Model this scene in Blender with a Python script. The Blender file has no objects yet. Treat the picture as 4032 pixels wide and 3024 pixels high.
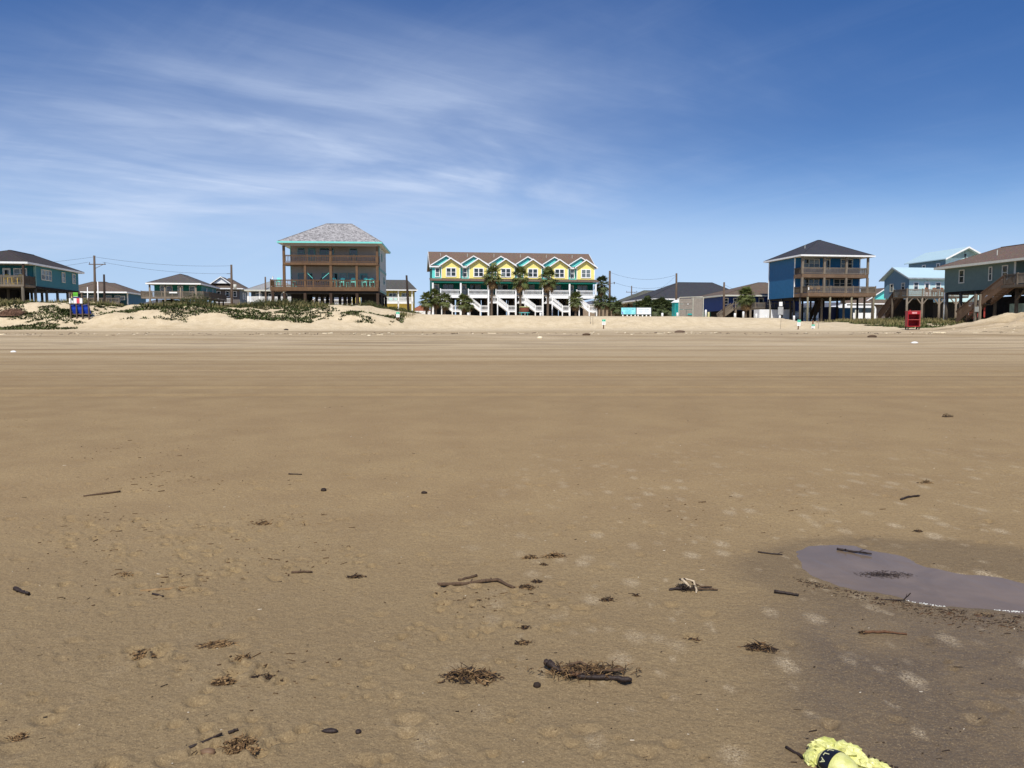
import bpy, math, random
import numpy as np
from mathutils import Vector, Matrix
R = math.radians
random.seed(7)
sc = bpy.context.scene
COL = sc.collection

# ---------------------------------------------------------------- camera, sky, sun, exposure
cam_d = bpy.data.cameras.new('camera'); cam = bpy.data.objects.new('camera', cam_d); COL.objects.link(cam)
cam.location = (0, 0, 1.6); cam.rotation_euler = (R(90 - 4.0), 0, 0)
cam_d.sensor_width = 36.0; cam_d.lens = 36.0 * 3030 / 4032; cam_d.clip_end = 3000; cam_d.clip_start = 0.05
sc.camera = cam
SUN_EL, SUN_AZ = 54.0, 10.0          # degrees; azimuth left of straight behind the camera
sun_dir = Vector((-math.sin(R(SUN_AZ)) * math.cos(R(SUN_EL)), -math.cos(R(SUN_AZ)) * math.cos(R(SUN_EL)), math.sin(R(SUN_EL))))
W = bpy.data.worlds.new('World'); sc.world = W; W.use_nodes = True
nt = W.node_tree; nt.nodes.clear()
def wn(t, **k):
    n = nt.nodes.new(t)
    for a, b in k.items(): setattr(n, a, b)
    return n
def wmath(op, a, b=None, c=None):
    n = wn('ShaderNodeMath', operation=op)
    for i, s in enumerate((a, b, c)):
        if s is None: continue
        if isinstance(s, (int, float)): n.inputs[i].default_value = s
        else: nt.links.new(s, n.inputs[i])
    return n.outputs[0]
sky = wn('ShaderNodeTexSky', sky_type='NISHITA', sun_disc=False)
sky.sun_elevation = R(SUN_EL); sky.sun_rotation = R(180 + SUN_AZ); sky.altitude = 0
sky.air_density = 1.0; sky.dust_density = 0.15; sky.ozone_density = 3.0
tc = wn('ShaderNodeTexCoord'); sep = wn('ShaderNodeSeparateXYZ'); nt.links.new(tc.outputs['Generated'], sep.inputs[0])
_z = wmath('MAXIMUM', sep.outputs[2], 0.0); wz = wmath('ADD', _z, wmath('MULTIPLY', wmath('POWER', 2.718, wmath('MULTIPLY', _z, -9.0)), .125))          # hazy lower sky: no bright yellow rim at the horizon
_s = wn('ShaderNodeMapRange', interpolation_type='SMOOTHSTEP'); nt.links.new(_z, _s.inputs[0])
for i_, q in enumerate((.10, .26, 0., .10)): _s.inputs[i_ + 1].default_value = q
wz = wmath('ADD', wz, _s.outputs[0])
wc = wn('ShaderNodeCombineXYZ'); nt.links.new(sep.outputs[0], wc.inputs[0]); nt.links.new(sep.outputs[1], wc.inputs[1]); nt.links.new(wz, wc.inputs[2])
wv = wn('ShaderNodeVectorMath', operation='NORMALIZE'); nt.links.new(wc.outputs[0], wv.inputs[0]); nt.links.new(wv.outputs[0], sky.inputs[0])
zz = wmath('ADD', wmath('MAXIMUM', sep.outputs[2], 0.0), 0.16)
cx = wmath('DIVIDE', sep.outputs[0], zz); cy = wmath('DIVIDE', sep.outputs[1], zz)
def cloud(along, across, rot, off, detail, dist, rough):
    cb = wn('ShaderNodeCombineXYZ'); nt.links.new(cx, cb.inputs[0]); nt.links.new(cy, cb.inputs[1])
    mp = wn('ShaderNodeMapping', vector_type='TEXTURE'); nt.links.new(cb.outputs[0], mp.inputs[0])
    mp.inputs['Rotation'].default_value = (0, 0, R(rot)); mp.inputs['Scale'].default_value = (along, across, 1); mp.inputs['Location'].default_value = off
    n = wn('ShaderNodeTexNoise'); nt.links.new(mp.outputs[0], n.inputs['Vector'])
    n.inputs['Scale'].default_value = 1; n.inputs['Detail'].default_value = detail; n.inputs['Distortion'].default_value = dist; n.inputs['Roughness'].default_value = rough
    return n.outputs[0]
def ramp(v, a, b, c=0., d=1.):
    n = wn('ShaderNodeMapRange', interpolation_type='SMOOTHSTEP'); nt.links.new(v, n.inputs[0])
    for i_, q in enumerate((a, b, c, d)): n.inputs[i_ + 1].default_value = q
    return n.outputs[0]
# deepen the clear-sky gradient the way the phone's tone curve does
sc1 = wn('ShaderNodeVectorMath', operation='SCALE'); nt.links.new(sky.outputs[0], sc1.inputs[0]); sc1.inputs[3].default_value = 0.105
ch = wn('ShaderNodeSeparateXYZ'); nt.links.new(sc1.outputs[0], ch.inputs[0]); gain = wn('ShaderNodeCombineXYZ')
for k_, (pw, gn) in enumerate(((1.98, 3.05), (1.536, 1.557), (1.22, 1.29))): nt.links.new(wmath('MULTIPLY', wmath('POWER', ch.outputs[k_], pw), gn / .105), gain.inputs[k_])
# a broad bank of cirrus about 12-17 degrees up, thickest to the left, with wind-drawn streaks
bank = wmath('MULTIPLY', wmath('MULTIPLY', ramp(cy, 1.45, 2.5), ramp(cy, 3.9, 2.8)), ramp(cx, .95, -.45, .10, 1.))
veil = ramp(cloud(1.5, .9, 30, (.4, .3, 0), 5, .9, .55), .24, .66)
streakL = ramp(cloud(1.05, .52, 30, (1.2, 2.3, 0), 7, 1.3, .52), .26, .74)
streakR = ramp(cloud(1.6, .24, -44, (3.2, .3, 0), 9, .7, .62), .40, .76)
fine = ramp(cloud(.5, .07, 28, (.2, 3.3, 0), 8, .8, .66), .30, .75)
dens = wmath('MULTIPLY', bank, wmath('ADD', .27, wmath('ADD', wmath('MULTIPLY', wmath('MULTIPLY', streakL, veil), .52), wmath('MULTIPLY', wmath('MULTIPLY', fine, streakL), .16))))
dens = wmath('ADD', dens, wmath('MULTIPLY', wmath('MULTIPLY', streakR, veil), .06))
dens = wmath('ADD', dens, ramp(cy, 2.6, 3.7, 0., .26))          # thin low haze veil
dens = wmath('MINIMUM', wmath('ADD', dens, wmath('MULTIPLY', veil, .008)), .75)
mix = wn('ShaderNodeMix', data_type='RGBA'); nt.links.new(dens, mix.inputs[0]); nt.links.new(gain.outputs[0], mix.inputs[6])
mix.inputs[7].default_value = (6.3, 7.3, 9.2, 1)
bg = wn('ShaderNodeBackground'); bg.inputs[1].default_value = 0.105; nt.links.new(mix.outputs[2], bg.inputs[0])
wo = wn('ShaderNodeOutputWorld'); nt.links.new(bg.outputs[0], wo.inputs[0])
sd = bpy.data.lights.new('sun', 'SUN'); sd.energy = 4.6; sd.angle = R(0.5); sd.color = (1.0, 0.95, 0.86)
sun = bpy.data.objects.new('sun', sd); COL.objects.link(sun)
sun.rotation_euler = (-sun_dir).to_track_quat('-Z', 'Y').to_euler(); sun.location = (0, -20, 40)
vs = sc.view_settings; vs.view_transform = 'Standard'; vs.look = 'None'; vs.gamma = 1; vs.exposure = 0.0; vs.use_curve_mapping = False

# ---------------------------------------------------------------- materials
def lin(r, g, b):
    return tuple(((c / 255) / 12.92 if c / 255 <= 0.04045 else ((c / 255 + 0.055) / 1.055) ** 2.4) for c in (r, g, b))
MATS = {}
class NB:
    """small node-graph helper"""
    def __init__(s, name):
        s.m = bpy.data.materials.new(name); s.m.use_nodes = True; s.t = s.m.node_tree; s.t.nodes.clear()
        s.out = s.n('ShaderNodeOutputMaterial'); s.p = s.n('ShaderNodeBsdfPrincipled'); s.l(s.p.outputs[0], s.out.inputs[0])
        s.co = s.n('ShaderNodeTexCoord').outputs['Object']
    def n(s, t, **k):
        n = s.t.nodes.new(t)
        for a, b in k.items(): setattr(n, a, b)
        return n
    def l(s, a, b): s.t.links.new(a, b)
    def math(s, op, a, b=None, c=None):
        n = s.n('ShaderNodeMath', operation=op)
        for i, q in enumerate((a, b, c)):
            if q is None: continue
            if isinstance(q, (int, float)): n.inputs[i].default_value = q
            else: s.l(q, n.inputs[i])
        return n.outputs[0]
    def noise(s, scale, detail=4, rough=.55, dist=0, vec=None, sc3=None, off=(0, 0, 0), col=False):
        v = vec or s.co
        if sc3 or off != (0, 0, 0):
            mp = s.n('ShaderNodeMapping'); s.l(v, mp.inputs[0]); mp.inputs['Scale'].default_value = sc3 or (1, 1, 1); mp.inputs['Location'].default_value = off; v = mp.outputs[0]
        n = s.n('ShaderNodeTexNoise'); s.l(v, n.inputs['Vector'])
        n.inputs['Scale'].default_value = scale; n.inputs['Detail'].default_value = detail; n.inputs['Roughness'].default_value = rough; n.inputs['Distortion'].default_value = dist
        return n.outputs[1 if col else 0]
    def rng(s, v, a, b, c=0., d=1., smooth=True):
        n = s.n('ShaderNodeMapRange', interpolation_type='SMOOTHSTEP' if smooth else 'LINEAR'); s.l(v, n.inputs[0])
        for i, q in enumerate((a, b, c, d)): n.inputs[i + 1].default_value = q
        return n.outputs[0]
    def mix(s, f, a, b, blend='MIX'):
        n = s.n('ShaderNodeMix', data_type='RGBA', blend_type=blend)
        if isinstance(f, (int, float)): n.inputs[0].default_value = f
        else: s.l(f, n.inputs[0])
        for i, q in ((6, a), (7, b)):
            if isinstance(q, tuple): n.inputs[i].default_value = q if len(q) == 4 else q + (1,)
            else: s.l(q, n.inputs[i])
        return n.outputs[2]
    def bump(s, h, strength, dist, prev=None):
        n = s.n('ShaderNodeBump'); s.l(h, n.inputs['Height']); n.inputs['Strength'].default_value = strength; n.inputs['Distance'].default_value = dist
        if prev: s.l(prev, n.inputs['Normal'])
        return n.outputs[0]
    def done(s, color, rough=.7, normal=None, spec=.3, metal=0.):
        if isinstance(color, tuple): s.p.inputs['Base Color'].default_value = color + (1,)
        else: s.l(color, s.p.inputs['Base Color'])
        if isinstance(rough, (int, float)): s.p.inputs['Roughness'].default_value = rough
        else: s.l(rough, s.p.inputs['Roughness'])
        s.p.inputs['Specular IOR Level'].default_value = spec; s.p.inputs['Metallic'].default_value = metal
        if normal: s.l(normal, s.p.inputs['Normal'])
        return s.m
def M(name, rgb, rough=.7, var=.25, scale=3., kind='plain', spec=.3, metal=0.):
    """procedural material: rgb is sRGB 0-255 of the real surface colour"""
    if name in MATS: return MATS[name]
    b = NB(name); c = lin(*rgb); dk = tuple(x * (1 - var) for x in c); lt = tuple(min(1, x * (1 + var * .6)) for x in c)
    nrm = None
    if kind == 'wood':
        n1 = b.noise(scale, 6, .65, .4, sc3=(6, 6, .7)); n2 = b.noise(1.1, 3)
        col = b.mix(b.rng(n1, .3, .7), dk, lt); col = b.mix(b.rng(n2, .35, .7, 0, .5), col, tuple(x * .6 for x in c))
        nrm = b.bump(n1, .3, .02)
    elif kind == 'siding':      # lapped horizontal boards
        sp = b.n('ShaderNodeSeparateXYZ'); b.l(b.co, sp.inputs[0])
        fr = b.math('SUBTRACT', 1.0, b.math('FRACT', b.math('DIVIDE', sp.outputs[2], .19)))
        col = b.mix(b.noise(.8, 5), dk, lt); col = b.mix(b.rng(b.noise(2.5, 4, sc3=(1, 1, .15)), .55, .8, 0, .25), col, tuple(x * .7 for x in c))
        nrm = b.bump(fr, .6, .025)
    elif kind == 'batten':      # vertical boards
        sp = b.n('ShaderNodeSeparateXYZ'); b.l(b.co, sp.inputs[0])
        fr = b.math('FRACT', b.math('DIVIDE', b.math('ADD', sp.outputs[0], sp.outputs[1]), .3))
        st = b.rng(fr, .08, .16, 1, 0)
        col = b.mix(b.noise(.8, 5), dk, lt); nrm = b.bump(st, .9, .03)
    elif kind == 'shingle':
        n1 = b.noise(scale, 3, .6, 0, sc3=(1, 1, 2.2)); n2 = b.noise(.35, 4)
        br = b.n('ShaderNodeTexVoronoi'); br.inputs['Scale'].default_value = scale * 1.3; b.l(b.co, br.inputs['Vector'])
        col = b.mix(b.rng(n1, .38, .62), dk, lt); col = b.mix(.35, col, br.outputs['Color'], 'SOFT_LIGHT'); col = b.mix(b.rng(n2, .3, .7, 0, .3), col, dk)
        nrm = b.bump(n1, .5, .03)
    elif kind == 'metalroof':
        sp = b.n('ShaderNodeSeparateXYZ'); b.l(b.co, sp.inputs[0])
        fr = b.rng(b.math('FRACT', b.math('DIVIDE', sp.outputs[0], .4)), .06, .14, 1, 0)
        col = b.mix(b.noise(.7, 4), dk, lt); nrm = b.bump(fr, .9, .04)
    elif kind == 'leaf':
        oi = b.n('ShaderNodeObjectInfo')
        n1 = b.noise(scale, 3); col = b.mix(b.rng(n1, .3, .7), dk, lt); col = b.mix(b.rng(b.noise(scale * 4, 2), .5, .8, 0, .5), col, tuple(x * k for x, k in zip(c, (1.7, 1.45, .9))))
    elif kind == 'flat':
        col = b.mix(b.rng(b.noise(9, 2), .3, .7), tuple(x * .96 for x in c), c)
    else:
        n1 = b.noise(scale, 5); col = b.mix(b.rng(n1, .3, .7), dk, lt); nrm = b.bump(n1, .15, .01)
    MATS[name] = b.done(col, rough, nrm, spec, metal); return MATS[name]

def sand_material():
    b = NB('sand'); sp = b.n('ShaderNodeSeparateXYZ'); b.l(b.co, sp.inputs[0]); X, Y, Z = sp.outputs
    n_big = b.noise(.06, 4, .5, .6); n_mid = b.noise(1.2, 5, .6); n_fine = b.noise(55, 4, .7); n_grain = b.noise(240, 2, .6)
    streak = b.noise(1, 7, .62, .5, sc3=(.035, .55, .3)); streak2 = b.noise(1, 6, .65, 1.4, sc3=(.10, .9, .3), off=(3, 7, 0))
    diag = b.noise(1, 6, .62, 1.6, sc3=(.06, .26, .3), off=(9, 1, 0))
    damp = lin(163, 139, 99); damp2 = lin(150, 126, 89); pale = lin(200, 179, 143); dry = lin(232, 213, 178); grey = lin(128, 112, 92)
    col = b.mix(b.rng(n_mid, .3, .7), damp2, damp)
    col = b.mix(b.rng(n_big, .3, .7, 0, .35), col, lin(164, 136, 98))
    col = b.mix(b.rng(Y, 7.5, 2.6, 0, .72), col, lin(124, 107, 79))      # darker towards the camera: lens falloff put into the damp sand colour
    # wind-blown pale streaks on the upper beach
    f1 = b.math('MULTIPLY', b.rng(Y, 14, 42), b.rng(streak, .30, .62)); col = b.mix(f1, col, pale)
    f2 = b.math('MULTIPLY', b.rng(Y, 24, 50), b.rng(diag, .42, .70, 0, .75)); col = b.mix(f2, col, lin(220, 199, 165))
    gm = b.math('MULTIPLY', b.math('MULTIPLY', b.rng(Y, 30, 40), b.rng(Y, 74, 66)), b.rng(streak2, .50, .66, 0, .75)); col = b.mix(gm, col, grey)
    # vehicle tracks running along the beach
    tr = b.noise(1, 3, .5, .1, sc3=(.012, 1.1, .3), off=(2, 4, 0))
    tf = b.math('MULTIPLY', b.math('MULTIPLY', b.rng(Y, 13.5, 17), b.rng(Y, 36, 24)), b.rng(tr, .50, .64, 0, .36)); col = b.mix(tf, col, lin(120, 97, 68))
    # dry back beach and dune sand
    edge = b.math('ADD', Y, b.math('MULTIPLY', b.math('SUBTRACT', streak, .5), 16))
    col = b.mix(b.rng(edge, 62, 73), col, b.mix(b.rng(n_mid, .3, .7), lin(216, 196, 160), dry))
    # wet grey sand around the puddle
    wx = b.math('ADD', X, b.math('MULTIPLY', b.math('SUBTRACT', b.noise(1.3, 4), .5), 1.1))
    wet = b.math('MULTIPLY', b.rng(b.math('SUBTRACT', wx, b.math('MULTIPLY', Y, .16)), .35, 1.15), b.rng(Y, 4.75, 3.7))
    col = b.mix(b.math('MULTIPLY', wet, b.rng(b.noise(2.2, 4, .6, .5), .25, .62, .45, 1.)), col, lin(93, 80, 64))
    ex = b.math('DIVIDE', b.math('SUBTRACT', X, 2.62), 1.12); ey = b.math('DIVIDE', b.math('SUBTRACT', Y, 4.76), .80)
    er = b.math('ADD', b.math('SQRT', b.math('ADD', b.math('MULTIPLY', ex, ex), b.math('MULTIPLY', ey, ey))), b.math('MULTIPLY', b.math('SUBTRACT', b.noise(3.5, 4), .5), .35))
    col = b.mix(b.rng(er, 1.22, .92, 0, .6), col, lin(96, 82, 64))       # saturated sand at the puddle's rim
    # dried salt and foam marks left on the sand
    vz = b.n('ShaderNodeTexVoronoi'); vz.inputs['Scale'].default_value = 5.2; vz.inputs['Randomness'].default_value = 1
    mp = b.n('ShaderNodeMapping'); mp.inputs['Scale'].default_value = (1, .62, 0)
    off = b.n('ShaderNodeVectorMath', operation='ADD'); b.l(b.co, off.inputs[0])
    nz = b.n('ShaderNodeVectorMath', operation='SCALE'); b.l(b.noise(14, 3, col=True), nz.inputs[0]); nz.inputs[3].default_value = .07; b.l(nz.outputs[0], off.inputs[1])
    b.l(off.outputs[0], mp.inputs[0]); b.l(mp.outputs[0], vz.inputs['Vector'])
    sel = b.n('ShaderNodeSeparateColor'); b.l(vz.outputs['Color'], sel.inputs[0])
    spot = b.math('MULTIPLY', b.rng(vz.outputs['Distance'], .10, .40, 1, 0), b.rng(sel.outputs[0], .36, .44))
    spot = b.math('MULTIPLY', spot, b.rng(b.noise(120, 3, .75), .40, .60))
    area = b.math('MULTIPLY', b.rng(b.math('ADD', X, b.math('MULTIPLY', n_mid, .8)), -.6, 1.6, .10, .92), b.rng(Y, 12, 5.5))
    vy = b.n('ShaderNodeTexVoronoi'); vy.inputs['Scale'].default_value = 11.; b.l(mp.outputs[0], vy.inputs['Vector']); se2 = b.n('ShaderNodeSeparateColor'); b.l(vy.outputs['Color'], se2.inputs[0])
    sp2 = b.math('MULTIPLY', b.math('MULTIPLY', b.rng(vy.outputs['Distance'], .08, .42, 1, 0), b.rng(se2.outputs[0], .74, .80)), b.rng(b.noise(150, 3, .75, off=(3, 1, 0)), .42, .62))
    spot = b.math('MAXIMUM', spot, b.math('MULTIPLY', sp2, .85))
    col = b.mix(b.math('MULTIPLY', spot, area), col, lin(196, 178, 148))
    # grain
    col = b.mix(b.rng(n_fine, .32, .68, 0, .52), col, lin(106, 87, 61))
    col = b.mix(b.math('MULTIPLY', b.rng(b.noise(120, 2, .6, off=(1, 8, 0)), .52, .74), b.rng(Y, 9, 3.5, 0, .35)), col, lin(190, 166, 124))
    col = b.mix(b.math('MULTIPLY', b.rng(n_grain, .55, .75), b.rng(Y, 14, 4, 0, .30)), col, lin(214, 188, 142))
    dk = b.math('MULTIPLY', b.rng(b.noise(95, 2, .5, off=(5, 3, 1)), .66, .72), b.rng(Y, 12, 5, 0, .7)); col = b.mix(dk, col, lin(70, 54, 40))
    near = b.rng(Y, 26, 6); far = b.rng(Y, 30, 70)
    h = b.math('ADD', b.math('MULTIPLY', n_fine, .5), b.math('MULTIPLY', b.noise(20, 4, .6), 1.0))
    nr = b.bump(h, .75, .018)
    hf = b.math('MULTIPLY', b.noise(1.6, 5, .65), far); nr = b.bump(hf, .6, .25, nr)
    ht = b.math('MULTIPLY', tr, tf); nr = b.bump(ht, .5, .12, nr)
    return b.done(col, b.rng(wet, 0, 1, .85, .52), nr, .25)

def glass_material():
    b = NB('window_glass'); n = b.noise(.5, 2)
    return b.done(b.mix(b.rng(n, .3, .7), (.012, .018, .022), (.035, .045, .05)), .06, None, .6)
def water_material():
    b = NB('puddle_water'); n = b.noise(9, 3, .5, .3, sc3=(1, .5, 1)); n2 = b.noise(2.2, 4, .6, .5)
    col = b.mix(b.rng(n2, .35, .7), lin(112, 96, 80), lin(126, 108, 90))
    m = b.done(col, .16, b.bump(n, .25, .012), .28); b.p.inputs['IOR'].default_value = 1.33; return m

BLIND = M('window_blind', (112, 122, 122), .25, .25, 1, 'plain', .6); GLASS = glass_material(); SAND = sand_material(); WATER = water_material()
WHITE = M('white_paint', (238, 238, 234), .55, .06, 2)
GREYW = M('weathered_grey_wood', (134, 122, 106), .85, .35, 3, 'wood')
GREYD = M('dark_weathered_wood', (92, 82, 70), .85, .35, 3, 'wood')
BROWNW = M('brown_stained_wood', (112, 86, 62), .75, .35, 3, 'wood')
BROWND = M('dark_brown_wood', (70, 54, 42), .8, .35, 3, 'wood')
PILEM = M('pile_wood', (112, 104, 90), .9, .4, 2, 'wood')
BLACKM = M('under_house_black', (34, 31, 29), .9, .3)  # on walls and inner piles below floors, shade put into the colour
TRIMG = M('pale_trim', (196, 196, 184), .6, .08)
POLEW = M('pole_wood', (104, 88, 74), .9, .35, 2, 'wood')

# ---------------------------------------------------------------- mesh helpers
class MB:
    def __init__(s): s.v = []; s.f = []
    def add(s, vs, fs):
        o = len(s.v); s.v += [tuple(p) for p in vs]; s.f += [tuple(i + o for i in f) for f in fs]; return s
    def box(s, x0, x1, y0, y1, z0, z1):
        return s.add([(x0, y0, z0), (x1, y0, z0), (x1, y1, z0), (x0, y1, z0), (x0, y0, z1), (x1, y0, z1), (x1, y1, z1), (x0, y1, z1)],
                     [(0, 3, 2, 1), (4, 5, 6, 7), (0, 1, 5, 4), (1, 2, 6, 5), (2, 3, 7, 6), (3, 0, 4, 7)])
    def bar(s, p, q, w, h, up=(0, 0, 1)):
        p = Vector(p); q = Vector(q); d = (q - p).normalized(); u = Vector(up)
        if abs(d.dot(u)) > .98: u = Vector((0, 1, 0))
        r = d.cross(u).normalized() * (w / 2); t = r.cross(d).normalized() * (h / 2)
        vs_ = [a + sx * r + sz * t for a in (p, q) for sx, sz in ((-1, -1), (1, -1), (1, 1), (-1, 1))]
        return s.add(vs_, [(0, 1, 2, 3), (7, 6, 5, 4), (0, 4, 5, 1), (1, 5, 6, 2), (2, 6, 7, 3), (3, 7, 4, 0)])
    def prism(s, pts, vec):
        n = len(pts); v = Vector(vec); a = [Vector(p) for p in pts]
        return s.add(a + [p + v for p in a], [tuple(range(n)), tuple(range(2 * n - 1, n - 1, -1))] + [(i, i + n, (i + 1) % n + n, (i + 1) % n) for i in range(n)])
    def xz(s, pts, y0, y1): return s.prism([(x, y0, z) for x, z in pts], (0, y1 - y0, 0))
    def yz(s, pts, x0, x1): return s.prism([(x0, y, z) for y, z in pts], (x1 - x0, 0, 0))
    def tube(s, pts, rad, n=8, cap=True):
        pts = [Vector(p) for p in pts]; o = len(s.v); m = len(pts)
        for i, p in enumerate(pts):
            d = (pts[min(i + 1, m - 1)] - pts[max(i - 1, 0)]).normalized()
            u = Vector((0, 0, 1)) if abs(d.z) < .9 else Vector((1, 0, 0))
            a = d.cross(u).normalized(); c = d.cross(a); r = rad[i] if isinstance(rad, (list, tuple)) else rad
            for k in range(n):
                t = 2 * math.pi * k / n; s.v.append(tuple(p + a * (r * math.cos(t)) + c * (r * math.sin(t))))
        for i in range(m - 1):
            for k in range(n):
                s.f.append((o + i * n + k, o + i * n + (k + 1) % n, o + (i + 1) * n + (k + 1) % n, o + (i + 1) * n + k))
        if cap: s.f.append(tuple(o + k for k in range(n - 1, -1, -1))); s.f.append(tuple(o + (m - 1) * n + k for k in range(n)))
        return s
    def build(s, name, mat, parent=None, smooth=False):
        me = bpy.data.meshes.new(name); dz = 0.
        q = parent
        while q is not None and q.parent is not None: q = q.parent
        if q is not None: dz = GZ.get(q.name, 0.)
        vv = [(x, y, z - dz) for x, y, z in s.v] if dz else s.v
        me.from_pydata(vv, [], s.f); me.materials.append(mat)
        if smooth: me.polygons.foreach_set('use_smooth', [True] * len(me.polygons))
        o = bpy.data.objects.new(name, me); COL.objects.link(o)
        if parent is not None: o.parent = parent
        return o
GZ = {}
def tag(o, label=None, cat=None, group=None, kind=None):
    if label: o['label'] = label
    if cat: o['category'] = cat
    if group: o['group'] = group
    if kind: o['kind'] = kind
    return o
def thing(name, label, cat, x, y, gz, yaw=0., group=None, absz=True):
    """Empty at the thing's base; children are given with absolute heights when absz"""
    o = bpy.data.objects.new(name, None); COL.objects.link(o); o.empty_display_size = .3
    o.location = (x, y, gz); o.rotation_euler = (0, 0, R(yaw)); tag(o, label, cat, group)
    if absz: GZ[o.name] = gz
    return o
def copy_tree(o, parent=None):
    c = o.copy(); COL.objects.link(c); c.parent = parent
    for ch in list(o.children): copy_tree(ch, c)
    return c
ORD = ['first', 'second', 'third', 'fourth', 'fifth', 'sixth', 'seventh', 'eighth', 'ninth', 'tenth', 'eleventh', 'twelfth']

# ---------------------------------------------------------------- terrain
def sm(a, b, x): t = np.clip((x - a) / (b - a), 0, 1); return t * t * (3 - 2 * t)
def _h(ix, iy, s):
    n = (ix.astype(np.int64) * 374761393 + iy.astype(np.int64) * 668265263 + s * 974711) & 0xffffffff
    n = ((n ^ (n >> 13)) * 1274126177) & 0xffffffff
    return ((n ^ (n >> 16)) & 0xffff) / 65535.0
def vn(x, y, s=0):
    ix = np.floor(x); iy = np.floor(y); fx = x - ix; fy = y - iy; fx = fx * fx * (3 - 2 * fx); fy = fy * fy * (3 - 2 * fy)
    a = _h(ix, iy, s); b = _h(ix + 1, iy, s); c = _h(ix, iy + 1, s); d = _h(ix + 1, iy + 1, s)
    return (a * (1 - fx) + b * fx) * (1 - fy) + (c * (1 - fx) + d * fx) * fy - .5
def fbm(x, y, s=0, o=4):
    r = 0; a = 1.
    for i in range(o): r = r + a * vn(x, y, s + i); x = x * 2.03; y = y * 2.03; a *= .5
    return r
CX = [-120, -60, -53, -48, -44, -40, -36, -33, -30, -27, -22, -15, -12, -10, 0, 18, 27, 30.3, 31.9, 37, 40, 43, 47, 120]
CZ = [4.3, 4.4, 4.6, 4.5, 4.4, 4.05, 4.1, 4.4, 4.0, 4.1, 4.0, 4.05, 3.5, 3.27, 3.15, 3.08, 2.98, 2.88, 2.45, 2.42, 2.55, 2.6, 2.6, 2.7]
PUDDLE = [(1.85, 5.13), (1.94, 5.3), (2.11, 5.45), (2.29, 5.48), (2.46, 5.45), (2.58, 5.31), (2.71, 5.18), (2.78, 4.97), (2.91, 4.83), (3.04, 4.75), (3.17, 4.66), (3.5, 4.5), (3.75, 4.2), (3.4, 4.02), (3.1, 4.02), (2.79, 4.1), (2.64, 4.1), (2.48, 4.14), (2.34, 4.2), (2.24, 4.26), (2.13, 4.36), (2.02, 4.47), (1.92, 4.58), (1.87, 4.77), (1.84, 4.95)]
def poly_sd(x, y):
    inside = np.zeros_like(x, bool); d = np.full_like(x, 1e9); n = len(PUDDLE)
    for i in range(n):
        x0, y0 = PUDDLE[i]; x1, y1 = PUDDLE[(i + 1) % n]
        c = (y0 > y) != (y1 > y); xi = (x1 - x0) * (y - y0) / (y1 - y0 + 1e-12) + x0; inside ^= c & (x < xi)
        t = np.clip(((x - x0) * (x1 - x0) + (y - y0) * (y1 - y0)) / ((x1 - x0) ** 2 + (y1 - y0) ** 2), 0, 1)
        d = np.minimum(d, np.hypot(x - x0 - t * (x1 - x0), y - y0 - t * (y1 - y0)))
    return np.where(inside, d, -d)
PZ0 = 1.65 * (4.75 / 72) ** 1.2
rs = np.random.RandomState(5)
PITS = []      # small scuffs and prints: x, y, radius, depth, stretch
for _ in range(620):
    yy = 2.4 + 9.5 * rs.rand() ** 1.5; xx = (rs.rand() - .5) * 1.45 * yy
    if xx > .12 * yy and rs.rand() < .55: continue
    PITS.append((xx, yy, .012 + .024 * rs.rand() ** 2, .007 + .012 * rs.rand(), .1 + .6 * rs.rand()))
for cxp, cyp, n, sp in ((-2.05, 4.6, 26, .22), (-2.6, 5.3, 30, .4), (-1.5, 5.0, 26, .35), (-.1, 4.35, 22, .25), (-.05, 3.95, 14, .2), (-1.2, 3.4, 14, .15), (-1.7, 3.55, 10, .08), (-1.0, 2.85, 14, .1), (-3.0, 5.9, 24, .4), (-1.9, 6.0, 20, .3)):
    for _ in range(n): PITS.append((cxp + rs.randn() * sp, cyp + rs.randn() * sp * .6, .010 + .018 * rs.rand(), .014 + .018 * rs.rand(), .1 + .7 * rs.rand()))
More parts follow.
